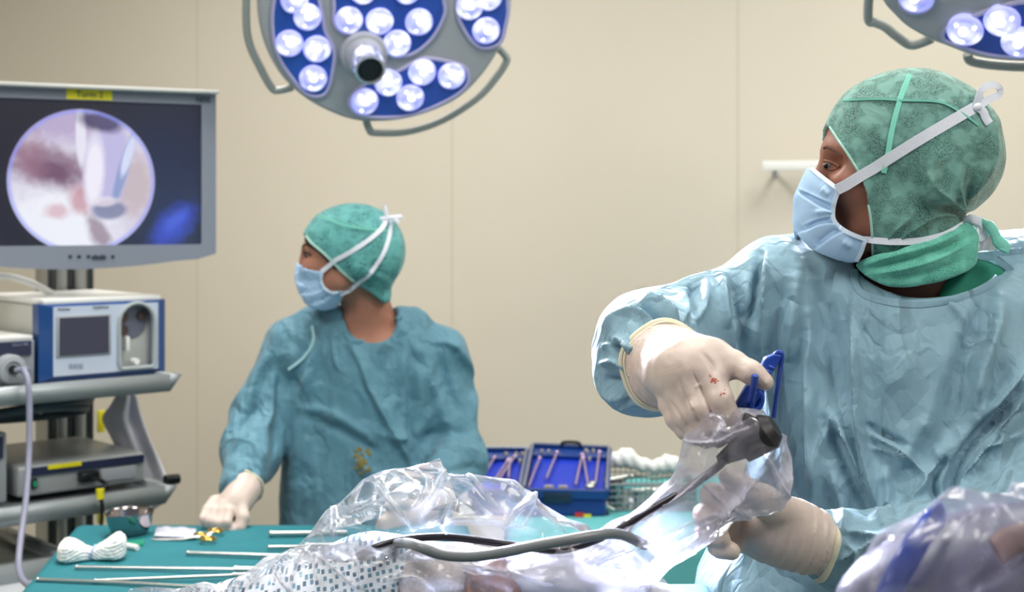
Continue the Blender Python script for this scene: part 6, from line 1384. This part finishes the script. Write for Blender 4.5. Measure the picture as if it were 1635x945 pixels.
# ---- milky sleeve around the camera head
sleeve = [(1181, 650), (1200, 653), (1222, 660), (1240, 680), (1256, 705), (1268, 760), (1264, 812), (1225, 825), (1160, 842), (1120, 880), (1080, 905), (1040, 930), (1000, 955), (900, 965), (800, 950), (720, 920), (760, 895), (880, 878), (935, 858), (975, 832), (1030, 805), (1060, 775), (1090, 735), (1078, 712), (1083, 695), (1120, 675), (1160, 655)]
def ysl(q):
    if q is None: return 1.42
    if isinstance(q, str): return (1.36, 1.44)
    return np.interp(q[:, 0], [-.06, .08, .26], [1.44, 1.42, 1.385])
SS = [([(1083, 698), (1110, 706), (1150, 702), (1200, 680)], 2.5, .007, 'c'), ([(1200, 830), (1150, 800), (1120, 770)], 3, .004, 'c'), ([(1208, 765), (1170, 800), (1130, 850), (1090, 895)], 3.5, .010, 'c'), ([(1190, 740), (1180, 790), (1120, 840), (1060, 880)], 3, .008, 'c'), ([(1140, 740), (1090, 790), (1000, 850), (940, 890)], 3, .007, 'c'), ([(1256, 710), (1262, 760), (1250, 800)], 3, .004, 'c'), ([(1130, 660), (1150, 680), (1120, 720)], 3, .005, 'c'), ([(1215, 720), (1240, 760), (1262, 800)], 2.5, .006, 'c'), ([(1160, 810), (1050, 860), (960, 900)], 3, .007, 'c'), ([(1080, 770), (1040, 810), (980, 840)], 3, .006, 'c')]
o = puffed('plastic_sleeve', F_milk, sleeve, ysl, .034, .035, .022, cr_disp(40, 14, .005, .35, SS), levels=4)[0]
tag(o, 'milky plastic sleeve pulled over the black camera head and its cable', 'plastic sleeve')
# ---- camera head, cable and grey tube
cam_t = thing('endoscope_camera', 'black camera head inside the plastic sleeve below the blue clamp', 'camera', at(1210, 690, 1.40))
b = MB(); d0 = at(1184, 714, 1.382); d1 = at(1227, 688, 1.374); b.cyl(d0, d1, .016, .0185, n=28); b.cyl(d1, d1+(d1-d0).normalized()*.008, .0185, .012, n=28); 
b.build('housing', mat('camera_black', '#141118', .5), cam_t, world=True)
b = MB(); b.box(at(1206, 679, 1.378), (.030, .022, .014), Matrix.Rotation(.5, 3, 'Y'), bev=.004, seg=3); b.build('button_block', mat('camera_black', '#141118', .5), cam_t, world=True)
b = MB(); b.cyl(d0-(d1-d0).normalized()*.026, d0, .0055, .012, n=20); b.build('strain_relief', M_black, cam_t, world=True)
cb = d0-(d1-d0).normalized()*.024
b = MB(); b.tube(cr([cb, at(1150, 742, 1.382), at(1100, 778, 1.380), at(1050, 808, 1.384), at(990, 843, 1.392), at(940, 866, 1.402), at(890, 878, 1.41), at(830, 872, 1.43), at(760, 862, 1.44), at(700, 857, 1.44), at(640, 862, 1.44), at(600, 874, 1.44), at(572, 888, 1.45)], 8), .0040, 12)
tag(b.build('camera_cable', mat('cable_black', '#1c1822', .35)), 'black cable running down left from the camera head through the sleeve', 'cable')
b = MB(); b.tube(cr([at(600, 872, 1.53), at(628, 868, 1.46), at(648, 867, 1.39), at(668, 872, 1.34), at(705, 885, 1.335), at(750, 888, 1.335), at(800, 882, 1.335), at(860, 870, 1.34), at(930, 858, 1.35), at(985, 852, 1.37), at(1030, 870, 1.40)], 8), .0052, 14)
tag(b.build('grey_tube', mat('tube_grey', '#6f7478', .35)), 'smooth grey tube curving across the plastic at bottom centre', 'tube')
# ---- apparatus under plastic in the right foreground
ap = thing('draped_apparatus', 'dark apparatus with a blue band under clear plastic in the bottom right corner', 'apparatus', at(1560, 900, .98))
def ap_s(P):
    d = ell(P, list(at(1590, 985, 1.0)), (.115, .07, .066)); return smin(d, ell(P, list(at(1660, 890, 1.02)), (.075, .06, .036)), .03)
skin_obj('housing', ap_s, (.20, .88, 1.20), (.50, 1.12, 1.46), .004, mat('apparatus_dark', '#3b3c52', .4, var=(18, '#55516f', .8)), ap, it=2)
b = MB(); b.tube(cr([at(1506, 812, 1.0), at(1500, 822, .985), at(1474, 850, .965), at(1450, 890, .955), at(1425, 935, .955), at(1408, 990, .96)], 8), [min(.009, .002+.0008*k) for k in range(41)], 16, flat=((0, -1, 0), .45)); b.build('blue_band', mat('band_blue', '#1c3fa4', .3, coat=.5), ap, world=True)
b = MB(); b.tube(cr([at(1680, 852, .95), at(1620, 862, .945), at(1590, 880, .94)], 8), .010, 12, flat=((0, -1, 0), .3)); b.build('orange_patch', mat('patch_tan', '#8a6a66', .5), ap, world=True)
fr = [(1335, 1010), (1345, 945), (1352, 905), (1372, 880), (1400, 862), (1430, 838), (1470, 812), (1500, 803), (1560, 805), (1600, 797), (1680, 790), (1700, 1010)]
SA = [([(1560, 810), (1520, 860), (1490, 940)], 4, .006, 'c'), ([(1600, 800), (1560, 900), (1500, 960)], 5, .006, 'c'), ([(1640, 880), (1580, 920), (1530, 960)], 4, .006, 'c'), ([(1470, 815), (1420, 880), (1390, 960)], 4, .006, 'c'), ([(1400, 870), (1370, 920), (1365, 960)], 3, .005, 'c')]
o = puffed('film', film_mat('front_film', '#c9cbe0', .09, .20, 9, .25, .45, .35), fr, .99, .078, .06, .034, cr_disp(60, 10, .006, .3, SA), None, levels=4)[0]
o.name = 'plastic_cover'; tag(o, 'clear plastic cover over the dark apparatus in the bottom right corner', 'plastic film')
